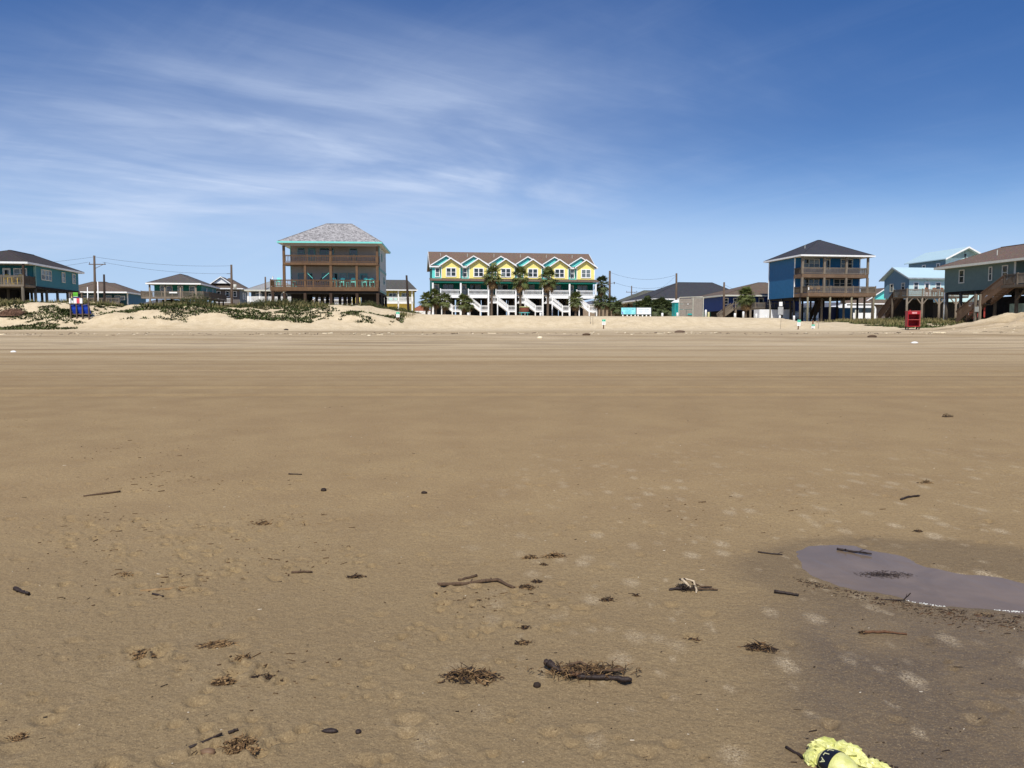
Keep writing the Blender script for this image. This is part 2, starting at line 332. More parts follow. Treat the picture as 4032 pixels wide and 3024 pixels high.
def ground(x, y, detail=True):
    x = np.asarray(x, float); y = np.asarray(y, float)
    yp = np.clip(y, 0, None); B = 1.65 * (yp / 72) ** 1.2
    B = np.where(yp > 72, 1.65 + (yp - 72) * .012, B); B = np.where(y < 0, y * .02, B); B = np.maximum(B, -.9)
    B = np.minimum(B, 2.2)
    yc = 83 + .09 * x + 2.2 * vn(x * .08 + 3, x * 0 + .5, 11)
    crest = np.interp(x, CX, CZ)
    plat = np.interp(x, [-60, -20, -10, 25, 33, 60], [3.4, 3.4, 3.15, 3.1, 2.65, 2.75]) + np.clip((yp - 90) / 40, 0, 1) * np.interp(x, [-20, -8, 25, 34], [.1, .62, .45, .1])
    wdt = np.interp(x, [-14, -9, 29, 32], [9., 5.5, 6., 16.])
    t = sm(0, 1, (yp - (yc - wdt)) / wdt)
    lump = np.interp(x, [-15, -9, 29, 34], [.75, .06, .06, .1])
    dn = fbm(x * .22, yp * .34, 21, 4) * lump * np.clip(t * 2.2, 0, 1)
    back = sm(1.5, 8, yp - yc)
    far = B + (crest - B) * t + dn * (1 - back)
    far = far * (1 - back) + np.minimum(plat, np.maximum(crest, plat - .6 * (1 - back))) * back + 0
    z = np.where(yp > 55, far, B)
    # bare sand mound on the right
    mx, my = 46.8, 66.5
    g = np.exp(-(((x - mx) / 7.) ** 2 + ((yp - my) / 4.5) ** 2)); z = z + g * (1.75 + .8 * fbm(x * .4, yp * .55, 33, 5) + .3 * fbm(x * 1.3, yp * 1.6, 36, 4))
    if detail:
        nearw = np.clip(1 - y / 60, 0, 1)
        z = z + nearw * (.008 * fbm(x * .9, y * .9, 40, 2) + .006 * fbm(x * 9, y * 9, 44, 3) * np.clip(1 - y / 22, 0, 1) + .0035 * fbm(x * 30, y * 30, 47, 2) * np.clip(1 - y / 9, 0, 1))
        z = z + .09 * fbm(x * .5, y * .9, 50, 4) * sm(62, 78, y) * np.where(y < 100, 1, 0)
        # vehicle ruts on the upper beach
        for k, yr in enumerate((15.6, 17.3, 20.5, 22.3, 27., 29.)):
            w = y - yr - .012 * x * (k % 3) - .5 * vn(x * .05, x * 0 + k, 60 + k); z = z - .022 * np.exp(-(w / .16) ** 2) + .012 * np.exp(-((w - .3) / .14) ** 2)
        # wrack ridge of pale sand clods
        w = y - (60 + .04 * x + 1.5 * vn(x * .1, x * 0, 71)); z = z + np.exp(-(w / .9) ** 2) * .09 * np.clip(fbm(x * 1.3, y * 2, 72, 3) - .05, 0, 1)
        sdn = np.where((x > .8) & (x < 5) & (y > 3) & (y < 7), 1, 0).astype(bool)
        if sdn.any():
            s_ = poly_sd(x[sdn], y[sdn]) + .09 * fbm(x[sdn] * 5, y[sdn] * 5, 80, 4); zz_ = z[sdn]
            wf = sm(-.85, -.08, s_); z = z.copy(); z[sdn] = zz_ * (1 - wf) + (PZ0 + .35 * (zz_ - np.float64(1.65) * (y[sdn] / 72) ** 1.2)) * wf - .04 * sm(-.03, .22, s_)
        if y.size > 1000:
            for px_, py_, r_, d_, st in PITS:
                a0 = np.searchsorted(y, py_ - r_ * 4); a1 = np.searchsorted(y, py_ + r_ * 4); xs_ = x[a0:a1]; k_ = np.nonzero(np.abs(xs_ - px_) < r_ * 5)[0] + a0
                if len(k_):
                    q = ((x[k_] - px_) / (r_ * (1 + st))) ** 2 + ((y[k_] - py_) / r_) ** 2 + .5 * fbm(x[k_] * 60, y[k_] * 60, 97, 2)
                    z[k_] += -d_ * np.exp(-np.clip(q, 0, None) ** 1.6) + .35 * d_ * np.exp(-((np.sqrt(np.clip(q, 0, None)) - 1.7) / .45) ** 2)
    return z
def gz(x, y, detail=False): return float(ground(np.array([float(x)]), np.array([float(y)]), detail)[0])
def build_terrain():
    ys = np.concatenate([np.linspace(-40, 1.2, 14)[:-1], np.geomspace(1.2, 105, 760), np.geomspace(105, 1400, 50)[1:]])
    uf = np.linspace(-1, 1, 720); hw = np.maximum(.78 * np.clip(ys, 0, 200) + 1.3 + np.clip(ys - 200, 0, None) * .78, 2.3)
    ext = np.array([6, 15, 40, 120, 500]); nx = len(uf) + 2 * len(ext)
    X = np.zeros((len(ys), nx))
    for i, h in enumerate(hw): X[i] = np.concatenate([-(h + ext[::-1]), uf * h, h + ext])
    Yg = np.repeat(ys[:, None], nx, 1); Z = ground(X.ravel(), Yg.ravel()).reshape(X.shape)
    Z = np.where(Yg > 200, Z - .0 * Yg, Z)
    co = np.stack([X, Yg, Z], -1).reshape(-1, 3)
    r, c = len(ys), nx; i = np.arange(r * c).reshape(r, c)
    q = np.stack([i[:-1, :-1], i[:-1, 1:], i[1:, 1:], i[1:, :-1]], -1).reshape(-1, 4)
    me = bpy.data.meshes.new('beach_ground'); me.vertices.add(len(co)); me.vertices.foreach_set('co', co.ravel().astype(np.float32))
    me.loops.add(q.size); me.loops.foreach_set('vertex_index', q.ravel().astype(np.int32)); me.polygons.add(len(q))
    me.polygons.foreach_set('loop_start', np.arange(0, q.size, 4, dtype=np.int32)); me.polygons.foreach_set('loop_total', np.full(len(q), 4, np.int32))
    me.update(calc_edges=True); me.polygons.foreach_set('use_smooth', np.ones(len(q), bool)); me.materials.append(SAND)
    o = bpy.data.objects.new('beach_ground', me); COL.objects.link(o)
    tag(o, 'damp brown sand beach rising to pale dunes', 'beach', kind='structure')
build_terrain()
sea = MB().add([(-900, -1200, -.55), (900, -1200, -.55), (900, -22, -.55), (-900, -22, -.55)], [(0, 1, 2, 3)]).build('sea', WATER)
tag(sea, 'sea behind the beach', 'sea', kind='structure')

# ---------------------------------------------------------------- building parts
def pt(face, plane, a, d, z):
    return {'f': (a, plane - d, z), 'b': (a, plane + d, z), 'l': (plane - d, a, z), 'r': (plane + d, a, z)}[face]
def fbox(mb, face, plane, a0, a1, d0, d1, z0, z1):
    p = pt(face, plane, a0, d0, z0); q = pt(face, plane, a1, d1, z1)
    return mb.box(min(p[0], q[0]), max(p[0], q[0]), min(p[1], q[1]), max(p[1], q[1]), z0, z1)
def window(parent, face, plane, a0, a1, z0, z1, cols=1, trim=None, tw=.11, split=True, name='window'):
    trim = trim or WHITE; mb = MB(); D = .07
    fbox(mb, face, plane, a0, a1, .004, D, z0, z0 + tw); fbox(mb, face, plane, a0, a1, .004, D, z1 - tw, z1)
    fbox(mb, face, plane, a0, a0 + tw, .004, D, z0 + tw, z1 - tw); fbox(mb, face, plane, a1 - tw, a1, .004, D, z0 + tw, z1 - tw)
    w = (a1 - a0 - 2 * tw - (cols - 1) * tw) / cols; zm = (z0 + z1) / 2; spans = []
    for c in range(cols):
        l = a0 + tw + c * (w + tw); spans.append((l, l + w))
        if c: fbox(mb, face, plane, l - tw, l, .004, D - .006, z0 + tw, z1 - tw)
        if split: fbox(mb, face, plane, l, l + w, .02, D - .012, zm - .03, zm + .03)
    fr = mb.build(name, trim, parent)
    for l, r in spans:
        for za, zb in (((z0 + tw, zm - .03), (zm + .03, z1 - tw)) if split else ((z0 + tw, z1 - tw),)):
            fbox(MB(), face, plane, l, r, .008, .03, za, zb).build('pane', BLIND if random.random() < .22 else GLASS, fr)
    return fr
def door(parent, face, plane, a0, a1, z0, z1, mat=None, glass=True):
    mat = mat or WHITE; mb = MB(); tw = .1
    fbox(mb, face, plane, a0, a0 + tw, .004, .07, z0, z1); fbox(mb, face, plane, a1 - tw, a1, .004, .07, z0, z1); fbox(mb, face, plane, a0 + tw, a1 - tw, .004, .07, z1 - tw, z1)
    fbox(mb, face, plane, a0 + tw, a1 - tw, .004, .04, z0, z1 - tw)
    d = mb.build('door', mat, parent)
    if glass: fbox(MB(), face, plane, a0 + tw + .12, a1 - tw - .12, .042, .05, z0 + .9, z1 - tw - .12).build('pane', GLASS, d)
    fbox(MB(), face, plane, a1 - tw - .12, a1 - tw - .06, .042, .09, z0 + .95, z0 + 1.05).build('handle', BLACKM, d)
    return d
def railing(parent, p, q, h, mat, sp=.14, post=0., bal=.045, name='railing'):
    p = Vector(p); q = Vector(q); mb = MB(); L = (q - p).length; up = Vector((0, 0, 1)); n = max(2, int(L / sp))
    mb.bar(p + up * (h - .03), q + up * (h - .03), .13, .06); mb.bar(p + up * (h - .13), q + up * (h - .13), .05, .09); mb.bar(p + up * .10, q + up * .10, .05, .09)
    for i in range(1, n):
        a = p + (q - p) * (i / n); mb.bar(a + up * .14, a + up * (h - .17), bal, bal)
    m = max(1, round(L / post)) if post else 0
    for i in range(m + 1 if post else 0):
        a = p + (q - p) * (i / m); mb.bar(a - up * .05, a + up * (h + .08), .11, .11)
    return mb.build(name, mat, parent)
_pile = {}
def pile(parent, x, y, z0, z1, r=.15, mat=None, sq=False, name='pile'):
    mb = MB()
    if sq: mb.box(x - r, x + r, y - r, y + r, z0, z1)
    else: mb.tube([(x, y, z0), (x + .02, y, (z0 + z1) / 2), (x, y, z1)], [r * 1.06, r, r * .95], 10)
    return mb.build(name, mat or PILEM, parent, smooth=not sq)
def slab(parent, x0, x1, y0, y1, z0, z1, mat, name='deck'): return MB().box(x0, x1, y0, y1, z0, z1).build(name, mat, parent)
def hip(parent, x0, x1, y0, y1, ze, r0, r1, zr, mat, fmat=None, fh=.2, name='roof', front_only=None):
    """hip roof: r0,r1 = ends of the ridge (x,y); fascia ring and soffit are its children"""
    a, b, c, d = (x0, y0, ze), (x1, y0, ze), (x1, y1, ze), (x0, y1, ze); p = (r0[0], r0[1], zr); q = (r1[0], r1[1], zr)
    mb = MB()
    if abs(r1[0] - r0[0]) >= abs(r1[1] - r0[1]): fs = [(0, 1, 5, 4), (1, 2, 5), (2, 3, 4, 5), (3, 0, 4), (0, 3, 2, 1)]
    else: fs = [(0, 1, 4), (1, 2, 5, 4), (2, 3, 5), (3, 0, 4, 5), (0, 3, 2, 1)]
    mb.add([a, b, c, d, p, q], fs); rf = mb.build(name, mat, parent)
    cap = MB()
    for s_, t_ in ((p, q),) if fs[0] == (0, 1, 5, 4) or True else (): cap.bar(Vector(s_) + Vector((0, 0, .0)), Vector(t_) + Vector((0, 0, .0)), .3, .06)
    for s_, t_ in ((a, p), (d, p if fs[0] == (0, 1, 5, 4) else q), (b, q if fs[0] == (0, 1, 5, 4) else p), (c, q)): cap.bar(s_, t_, .22, .05)
    cap.build('ridge_cap', mat, rf)
    if fmat:
        t = .05; f = MB(); z0, z1 = ze - fh, ze + .015
        f.box(x0 - t, x1 + t, y0 - t, y0, z0, z1); f.box(x0 - t, x1 + t, y1, y1 + t, z0, z1); f.box(x0 - t, x0, y0, y1, z0, z1); f.box(x1, x1 + t, y0, y1, z0, z1)
        f.build('fascia', fmat, rf)
        MB().box(x0, x1, y0, y1, ze - fh + .03, ze - fh + .06).build('soffit', TRIMG, rf)
    return rf
def gable_y(parent, xl, zl, xm, zm, xr, zr, y0, y1, t, mat, fmat=None, ft=.22, name='roof'):
    """two slopes whose ridge runs front to back (along local y)"""
    mb = MB(); mb.xz([(xl, zl), (xm, zm), (xm, zm - t), (xl, zl - t)], y0, y1); mb.xz([(xm, zm), (xr, zr), (xr, zr - t), (xm, zm - t)], y0, y1)
    rf = mb.build(name, mat, parent)
    if fmat:
        f = MB(); e = .012
        for yf in ((y0 - .05, y0 - .002),):
            f.xz([(xl - .03, zl + e), (xm, zm + e), (xm, zm - ft), (xl - .03, zl - ft)], *yf); f.xz([(xm, zm + e), (xr + .03, zr + e), (xr + .03, zr - ft), (xm, zm - ft)], *yf)
        f.build('rake_trim', fmat, rf)
    return rf
def gable_x(parent, yf, zf, ym, zm, yb, zb, x0, x1, t, mat, fmat=None, ft=.2, name='roof'):
    mb = MB(); mb.yz([(yf, zf), (ym, zm), (ym, zm - t), (yf, zf - t)], x0, x1); mb.yz([(ym, zm), (yb, zb), (yb, zb - t), (ym, zm - t)], x0, x1)
    rf = mb.build(name, mat, parent)
    if fmat:
        f = MB(); e = .012; f.box(x0, x1, yf - .05, yf - .002, zf - ft, zf + e)
        for xa, xb in ((x0 - .05, x0 - .002), (x1 + .002, x1 + .05)):
            f.yz([(yf, zf + e), (ym, zm + e), (ym, zm - ft), (yf, zf - ft)], xa, xb); f.yz([(ym, zm + e), (yb, zb + e), (yb, zb - ft), (ym, zm - ft)], xa, xb)
        f.build('rake_trim', fmat, rf)
    return rf
def wall(parent, x0, x1, y0, y1, z0, z1, mat, name='wall'): return slab(parent, x0, x1, y0, y1, z0, z1, mat, name)
def stairs(parent, p, q, w, axis, mat, railh=.95, n=12, rail=True):
    """straight flight from p (top) to q (bottom); width w across axis ('x' or 'y')"""
    p = Vector(p); q = Vector(q); ax = Vector((1, 0, 0)) if axis == 'x' else Vector((0, 1, 0)); mb = MB()
    for s in (0, 1): mb.bar(p + ax * w * s, q + ax * w * s, .07, .32)
    st = mb.build('stairs', mat, parent)
    for i in range(n):
        a = p + (q - p) * ((i + .5) / n) + Vector((0, 0, .06)); MB().bar(a + ax * .04, a + ax * (w - .04), .26, .05).build('tread', mat, st)
    if rail:
        for s in (0, 1): railing(st, p + ax * w * s + Vector((0, 0, .15)), q + ax * w * s + Vector((0, 0, .15)), railh, mat, name='stair_railing')
    return st
def house(name, label, x, y, yaw=8.5, g=None, group=None, cat='house'):
    o = thing(name, label, cat, x, y, gz(x, y) if g is None else g, yaw, group); return o
def trim_corner(parent, x, y, z0, z1, mat=None, w=.1): MB().box(x - w, x + w, y - w, y + w, z0, z1).build('corner_trim', mat or TRIMG, parent)

# ---------------------------------------------------------------- stilt house far left (teal)
TEAL = M('teal_board', (38, 116, 130), .6, .12, 2, 'batten'); DKROOF = M('charcoal_shingle', (66, 60, 58), .9, .35, 9, 'shingle')
h = house('stilt_house', 'teal stilt house with charcoal hip roof at far left edge above grassy dune', -55.35, 90); g0 = 2.9
wall(h, -9, 0, 0, 12.3, 6.72, 9.05, TEAL); trim_corner(h, -.02, -.02, 6.7, 9.06, M('teal_trim', (120, 160, 152), .6)); MB().box(-9.1, .1, -.1, 12.4, 6.45, 6.7).build('floor_beam', BLACKM, h)
hip(h, -9.6, .5, -3, 12.9, 9.25, (-4, 3), (-4, 9), 11.1, DKROOF, WHITE)
for a, b, zb, c in ((1.45, 4.2, 7.5, 3), (7.1, 8.1, 7.55, 1), (10.25, 11.25, 7.6, 1)): window(h, 'r', 0, a, b, zb, zb + 1.3, c, TRIMG)
door(h, 'f', 0, -3.45, -2.6, 6.75, 8.75); window(h, 'f', 0, -2.3, -.85, 7.45, 8.75, 2); window(h, 'f', 0, -6.6, -4.4, 7.45, 8.75, 2)
slab(h, -9, .05, -3, -.02, 6.5, 6.75, GREYW)
railing(h, (-9, -2.95, 6.78), (-.0, -2.95, 6.78), .95, GREYW, .14, 2.2); railing(h, (0, -2.9, 6.78), (0, -.1, 6.78), .95, GREYD, .09, 1.4, .07)
for x in (-8.9, -4.4, 0): pile(h, x, -2.85, 6.4, 9.05, .1, BROWND, True, 'porch_post')
for x in (-8.8, -4.4, -.15):
    for y in (-2.85, .2, 3.1, 6.1, 9.1, 12): pile(h, x, y, g0, 6.48 if y > -1 else 6.5, .16)
br = MB(); br.bar((-4.4, -2.85, 5.0), (-3.2, -2.85, 6.4), .14, .14); br.bar((-4.4, -2.85, 5.0), (-5.6, -2.85, 6.4), .14, .14); br.build('brace', PILEM, h)
wall(h, -8.6, -4.6, 3, 9, g0, 6.4, BLACKM, 'underfloor_wall'); H1 = h

# low teal house, brown hip roof, behind the poles
BRROOF = M('brown_shingle', (106, 92, 80), .9, .3, 8, 'shingle'); BLUT = M('blue_teal_siding', (24, 92, 122), .6, .12, 2, 'siding'); GRNT = M('dark_green_siding', (28, 72, 78), .6, .12, 2, 'siding')
h = house('low_house', 'low blue house with wide brown hip roof behind the two utility poles', -81.98, 165)
wall(h, -11, 0, 0, 12, 6.2, 9.4, GRNT); wall(h, 0, .06, 0, 12, 6.9, 9.4, BLUT, 'side_wall'); trim_corner(h, 0, -.03, 6.5, 9.4, WHITE)
hip(h, -12, .7, -2.6, 12.7, 9.65, (-6.5, 3.5), (-4.5, 6), 11.9, BRROOF, WHITE, .28)
for a in (-9.3, -7.6, -4.4, -2.6): window(h, 'f', 0, a, a + 1.2, 7.6, 9.0, 1, TRIMG)
window(h, 'f', 0, -1.5, -.5, 8.0, 8.9, 1)
slab(h, -11, -.9, -2.5, -.02, 7.05, 7.35, GREYW); railing(h, (-11, -2.45, 7.35), (-.9, -2.45, 7.35), 1, GREYW, .16, 2.5)
for x in (-11, -7.6, -4.2, -.95):
    pile(h, x, -2.45, 3.3, 7.05, .13); pile(h, x, 0.2, 3.3, 6.2, .13)
h = house('yellow_house', 'small far house with dark roof and yellow wall behind teal house', -98, 172)
wall(h, 0, 9, 0, 8, 4, 10.6, M('pale_yellow_siding', (226, 206, 120), .6, .1, 2, 'siding')); hip(h, -.8, 9.8, -1, 9, 10.8, (3, 4), (6, 4), 12.6, BRROOF, WHITE)
window(h, 'f', 0, 2, 3.2, 8.5, 10, 1); window(h, 'f', 0, 5.5, 6.7, 8.5, 10, 1)
GARR = M('grey_shingle_plain', (96, 98, 108), .9, .2, 8, 'shingle')
h = house('garage', 'low grey hip roofed garage with white fascia left of green stilt house', -72.3, 148)
wall(h, .4, 8, .4, 7, 3.2, 6.2, GRNT); hip(h, 0, 8.6, 0, 7.4, 6.3, (3, 3.7), (5.6, 3.7), 7.6, GARR, WHITE, .22); door(h, 'f', .4, 2, 4.6, 3.3, 5.6)

# green stilt house with wrap-around deck
GREEN = M('sea_green_board', (30, 128, 108), .6, .12, 2, 'siding'); TEALG = M('teal_green_board', (64, 140, 134), .6, .12, 2, 'siding'); GRB = M('grey_brown_shingle', (92, 86, 82), .9, .3, 9, 'shingle')
h = house('stilt_house', 'green stilt house with wrap-around grey wood deck and brown hip roof', -58.21, 145)
wall(h, -8.3, -.02, 0, 12, 7.75, 10.0, GREEN); wall(h, -.02, .05, .0, 12, 7.75, 10.0, TEALG, 'side_wall')
hip(h, -8.9, .6, -2.9, 12.6, 10.2, (-4.2, 2), (-4.2, 7.5), 12.2, GRB, WHITE, .24)
for a in (-7.3, -2.15): window(h, 'f', 0, a, a + 1.05, 8.6, 9.85, 1)
window(h, 'f', 0, -6.15, -5.1, 8.6, 9.85, 1); door(h, 'f', 0, -4.2, -3.2, 7.8, 9.85)
window(h, 'r', .05, 3.5, 4.3, 8.7, 9.6, 1); window(h, 'r', .05, 8.5, 9.3, 8.7, 9.6, 1)
slab(h, -9.9, .95, -2.5, -.02, 7.4, 7.72, GREYW); slab(h, .06, 1.6, -.02, 14, 7.4, 7.72, GREYD, 'side_deck')
railing(h, (-9.9, -2.45, 7.72), (.9, -2.45, 7.72), 1.02, GREYW, .15, 1.8, .06); railing(h, (1.55, -.5, 7.72), (1.55, 14, 7.72), 1.02, GREYD, .1, 2, .08); railing(h, (.9, -2.4, 7.72), (1.55, -.5, 7.72), 1.02, GREYW)
railing(h, (-9.9, -2.45, 7.72), (-9.9, 4, 7.72), 1.02, GREYW, .15, 2)
for x in (-8.4, -5.76, -3.05, -.36): pile(h, x, -2.42, 3.2, 10.0, .17, GREYW)
for x in (-8, -5.4, -2.7, -.2, 1.4):
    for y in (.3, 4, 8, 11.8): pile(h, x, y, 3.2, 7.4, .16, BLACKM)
wall(h, -7.6, -5.8, 2, 8, 3.2, 7.4, BLACKM, 'underfloor_wall')
ACB = M('aqua_paint', (98, 200, 200), .5, .08); 
MB().box(-5.0, -3.6, -2.6, -2.52, 8.35, 8.6).build('notice_board', WHITE, h)

# grey brown house with a white gable
TAUPE = M('taupe_siding', (112, 104, 98), .7, .15, 2, 'siding'); SLATE = M('slate_siding', (92, 104, 112), .7, .12, 2, 'siding')
h = house('gabled_house', 'taupe house with white front gable behind transformer pole', -58.03, 165)
wall(h, -5.4, -.05, 0, 10.4, 4, 10.3, TAUPE); wall(h, -.05, .02, 0, 10.4, 5, 10.3, SLATE, 'side_wall')
hip(h, -6.4, .9, -1.4, 11.4, 10.45, (-3, 4.5), (-3, 6), 12.9, BRROOF, WHITE)
MB().xz([(-5.3, 11.5), (-1.9, 11.5), (-3.7, 12.6)], -.4, 3).build('gable_wall', WHITE, h)
gable_y(h, -5.9, 11.4, -3.7, 12.95, -1.5, 11.4, -.7, 4, .14, BRROOF, WHITE, .2, 'gable_roof')
for a in (-4.7, -2.9, -1.4): window(h, 'f', 0, a, a + .8, 8.7, 9.9, 1)
window(h, 'r', .02, 3, 3.9, 8.3, 9.7, 1); window(h, 'r', .02, 5.2, 6.1, 8.3, 9.7, 1)
slab(h, -4.5, -1, -2.2, -.02, 6.9, 7.3, GREYW); railing(h, (-4.5, -2.15, 7.3), (-1, -2.15, 7.3), 1, WHITE, .16, 1.8)
for x in (-4.4, -1.1): pile(h, x, -2.1, 3.3, 6.9, .13)

# grey house with white porch, left of the three-storey house
LGR = M('light_grey_shingle', (150, 150, 148), .9, .22, 8, 'shingle')
h = house('porch_house', 'pale grey roofed house with white porch left of the big brown-decked house', -51.3, 150)
wall(h, .3, 9, 2.2, 10, 4, 9.2, M('dark_grey_siding', (86, 92, 96), .7, .12, 2, 'siding')); hip(h, -.4, 9.8, -.6, 10.8, 9.4, (3.4, 5), (6.2, 5), 11.3, LGR, TRIMG, .26)
slab(h, 0, 9, 0, 2.2, 6.75, 7.25, WHITE); railing(h, (0, .05, 7.25), (9, .05, 7.25), .9, WHITE, .12, 2.3, .07)
for x in (.15, 2.3, 4.6, 6.8, 8.9): pile(h, x, .12, 4, 9.15, .13, WHITE, True, 'porch_post')
for a in (1.2, 3.6, 6): window(h, 'f', 2.2, a, a + 1.2, 7.7, 8.9, 1)
for i, (x, c) in enumerate(((3.1, (200, 60, 40)), (3.7, (40, 150, 160)), (4.25, (215, 90, 50)))):
    MB().box(x, x + .45, .5, .95, 7.7, 7.76).box(x, x + .45, .9, .96, 7.7, 8.3).box(x, x + .05, .5, .55, 7.26, 7.7).box(x + .4, x + .45, .5, .55, 7.26, 7.7).build('porch_chair', M('chair_%d' % i, c, .5, .05), h)

# ---------------------------------------------------------------- three-storey house with brown decks
MOTT = NB('mottled_grey_shingle'); _n = MOTT.noise(2.6, 4, .6, 1.2, sc3=(1, 1, 2.6)); _c = MOTT.mix(MOTT.rng(_n, .40, .58), lin(104, 101, 101), lin(180, 177, 175))
_c = MOTT.mix(MOTT.rng(MOTT.noise(9, 2), .3, .7, 0, .35), _c, lin(140, 136, 134)); MOTT = MOTT.done(_c, .9, MOTT.bump(_n, .4, .02))
TAN = M('taupe_grey_siding', (166, 158, 150), .7, .08, 2, 'siding'); PGREY = M('pale_grey_siding', (178, 184, 182), .7, .06, 2, 'siding'); AQT = M('aqua_trim', (128, 216, 206), .5, .06); AQD = M('muted_aqua_trim', (104, 152, 152), .5, .06)
H6 = h = house('beach_house', 'three-storey beach house with mottled grey hip roof and brown wooden decks', -29.49, 100, 4.2)
wall(h, .45, 12.0, 2.4, 12, 6.75, 12.7, TAN); wall(h, 12.0, 12.06, 2.4, 12.02, 6.75, 12.72, PGREY, 'side_wall')
MB().box(12.07, 12.11, 2.4, 12, 9.5, 9.85).build('side_band', AQD, h); MB().box(12.07, 12.11, 2.4, 12, 6.7, 6.95).build('side_band', AQD, h)
MB().box(.42, .5, 2.3, 2.44, 6.8, 12.7).build('corner_trim', AQT, h); MB().box(11.95, 12.1, 2.28, 2.4, 6.8, 12.7).build('corner_trim', AQD, h)
hip(h, -.55, 12.65, -.65, 12.6, 12.95, (4.6, 6), (8.0, 6), 16.1, MOTT, AQT, .2)
MB().box(.05, 12.1, -.1, .1, 12.45, 12.78).build('porch_beam', TAN, h)
slab(h, -.05, 12.1, -.1, 2.38, 10.02, 10.34, BROWNW, 'upper_deck'); railing(h, (.1, 0, 10.36), (12, 0, 10.36), .92, BROWNW, .21, 3., .065)
railing(h, (12.05, .1, 10.36), (12.05, 2.3, 10.36), .92, BROWND, .19, 0, .09)
slab(h, -1.7, 12.1, -.1, 2.38, 6.68, 7.2, BROWNW, 'lower_deck'); railing(h, (-1.65, 0, 7.22), (12, 0, 7.22), .9, BROWNW, .21, 2.72, .065)
railing(h, (12.05, .1, 7.22), (12.05, 2.3, 7.22), .9, BROWND, .19, 0, .09); railing(h, (-1.65, .1, 7.22), (-1.65, 2.3, 7.22), .9, BROWNW, .19, 0, .09)
for x in (.08, 6.03, 12.0):
    pile(h, x, .12, 7.2, 10.02, .16, BROWNW, True, 'porch_post'); pile(h, x, .12, 10.34, 12.45, .15, BROWNW, True, 'porch_post')
for x in (2.75, 9.35): pile(h, x, .12, 7.2, 10.02, .14, BROWNW, True, 'porch_post')
for a, b, z0, z1, c in ((1.37, 2.3, 11.2, 12.42, 1), (4.26, 6.1, 11.2, 12.42, 2), (8.15, 9.17, 10.9, 12.4, 1)): window(h, 'f', 2.4, a, b, z0, z1, c, AQD, .08)
door(h, 'f', 2.4, 2.75, 3.72, 10.36, 12.42, AQD)
for a, b, c in ((1.36, 2.26, 1), (2.68, 3.25, 1), (4.47, 5.5, 1), (6.0, 6.55, 1), (6.78, 7.7, 1), (7.9, 8.85, 1)): window(h, 'f', 2.4, a, b, 7.9, 9.14, c, AQD, .08, False)
door(h, 'f', 2.4, 9.47, 10.45, 7.22, 9.12, AQD)
window(h, 'r', 12.06, 5, 5.9, 10.9, 12.0, 1, AQD); window(h, 'r', 12.06, 8, 8.9, 8, 9, 1, AQD)
MB().box(.3, 12.1, .1, 12, 6.35, 6.66).build('floor_beam', BLACKM, h)
for x in (-1.4, .05, 2.7, 6.0, 9.35, 12.0):
    pile(h, x, .1, 3.2, 6.4 if x > 0 else 6.68, .17, BROWND, True); MB().box(x - .21, x + .21, -.11, .31, 3.2, 4.9).build('pile_sleeve', GREYW, h)
for x in (-1.3, .6, 3.6, 4.4, 6.7, 7.4, 8.0, 12.0):
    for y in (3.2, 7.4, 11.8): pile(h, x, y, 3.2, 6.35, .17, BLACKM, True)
wall(h, 9.6, 12, 2.4, 8, 3.2, 6.35, BLACKM, 'underfloor_wall'); wall(h, .3, 2.4, 3, 7, 3.2, 6.35, BLACKM, 'underfloor_wall')
lp = MB(); lp.box(-1.45, -1.28, -.08, .1, 8.2, 8.32).tube([(-1.36, .0, 8.32), (-1.36, 0, 8.5)], [.03, .09], 8).build('post_lamp', WHITE, h)
AQC = M('aqua_plastic', (120, 226, 214), .4, .04)
def deck_chair(label, group, hx, lx, ly, lz, s=1., rot=0., mat=None, name='deck_chair'):
    """slatted chair standing on a deck of house hx, at local lx,ly and absolute height lz"""
    w = hx.matrix_basis @ Vector((lx, ly, 0)); mat = mat or AQC
    c = thing(name, label, 'chair', w.x, w.y, lz, math.degrees(hx.rotation_euler.z) + rot, group, absz=False)
    MB().box(-.27 * s, .27 * s, -.3 * s, .25 * s, .62 * s, .67 * s).build('seat', mat, c)
    for i in range(5): a = (-.26 + .108 * i) * s; MB().bar((a + .045 * s, .25 * s, .66 * s), (a + .045 * s, .40 * s, (1.28 - .03 * abs(i - 2)) * s), .09 * s, .03 * s).build('back_slat', mat, c)
    for sx in (-.29, .29):
        MB().box((sx - .05) * s, (sx + .05) * s, -.34 * s, .26 * s, .86 * s, .90 * s).build('arm', mat, c)
        for sy in (-.3, .24): MB().box((sx - .03) * s, (sx + .03) * s, (sy - .03) * s, (sy + .03) * s, 0, .86 * s).build('leg', mat, c)
    return c
for i, x in enumerate((-.87, 6.26, 7.31, 8.74, 10.27, 11.18)):
    deck_chair(('aqua deck chair alone at the left end of the lower brown deck',
                'aqua deck chair nearest the middle post of the lower brown deck', 'second aqua deck chair right of the middle post', 'third aqua deck chair right of the middle post',
                'aqua deck chair left of the aqua side table on the lower brown deck', 'aqua deck chair at the right end of the lower brown deck')[i], 'aqua chairs on the lower deck', h, x, 1.0, 7.2, 1.0, (0, 8, -6, 5, -8, 10)[i])
def side_table(label, hx, lx, ly, lz, mat, s=1.):
    w = hx.matrix_basis @ Vector((lx, ly, 0)); c = thing('side_table', label, 'table', w.x, w.y, lz, 4, None, False)
    MB().box(-.3 * s, .3 * s, -.3 * s, .3 * s, .82 * s, .86 * s).build('table_top', mat, c)
    for sx in (-.24, .24):
        for sy in (-.24, .24): MB().box((sx - .03) * s, (sx + .03) * s, (sy - .03) * s, (sy + .03) * s, 0, .82 * s).build('leg', mat, c)
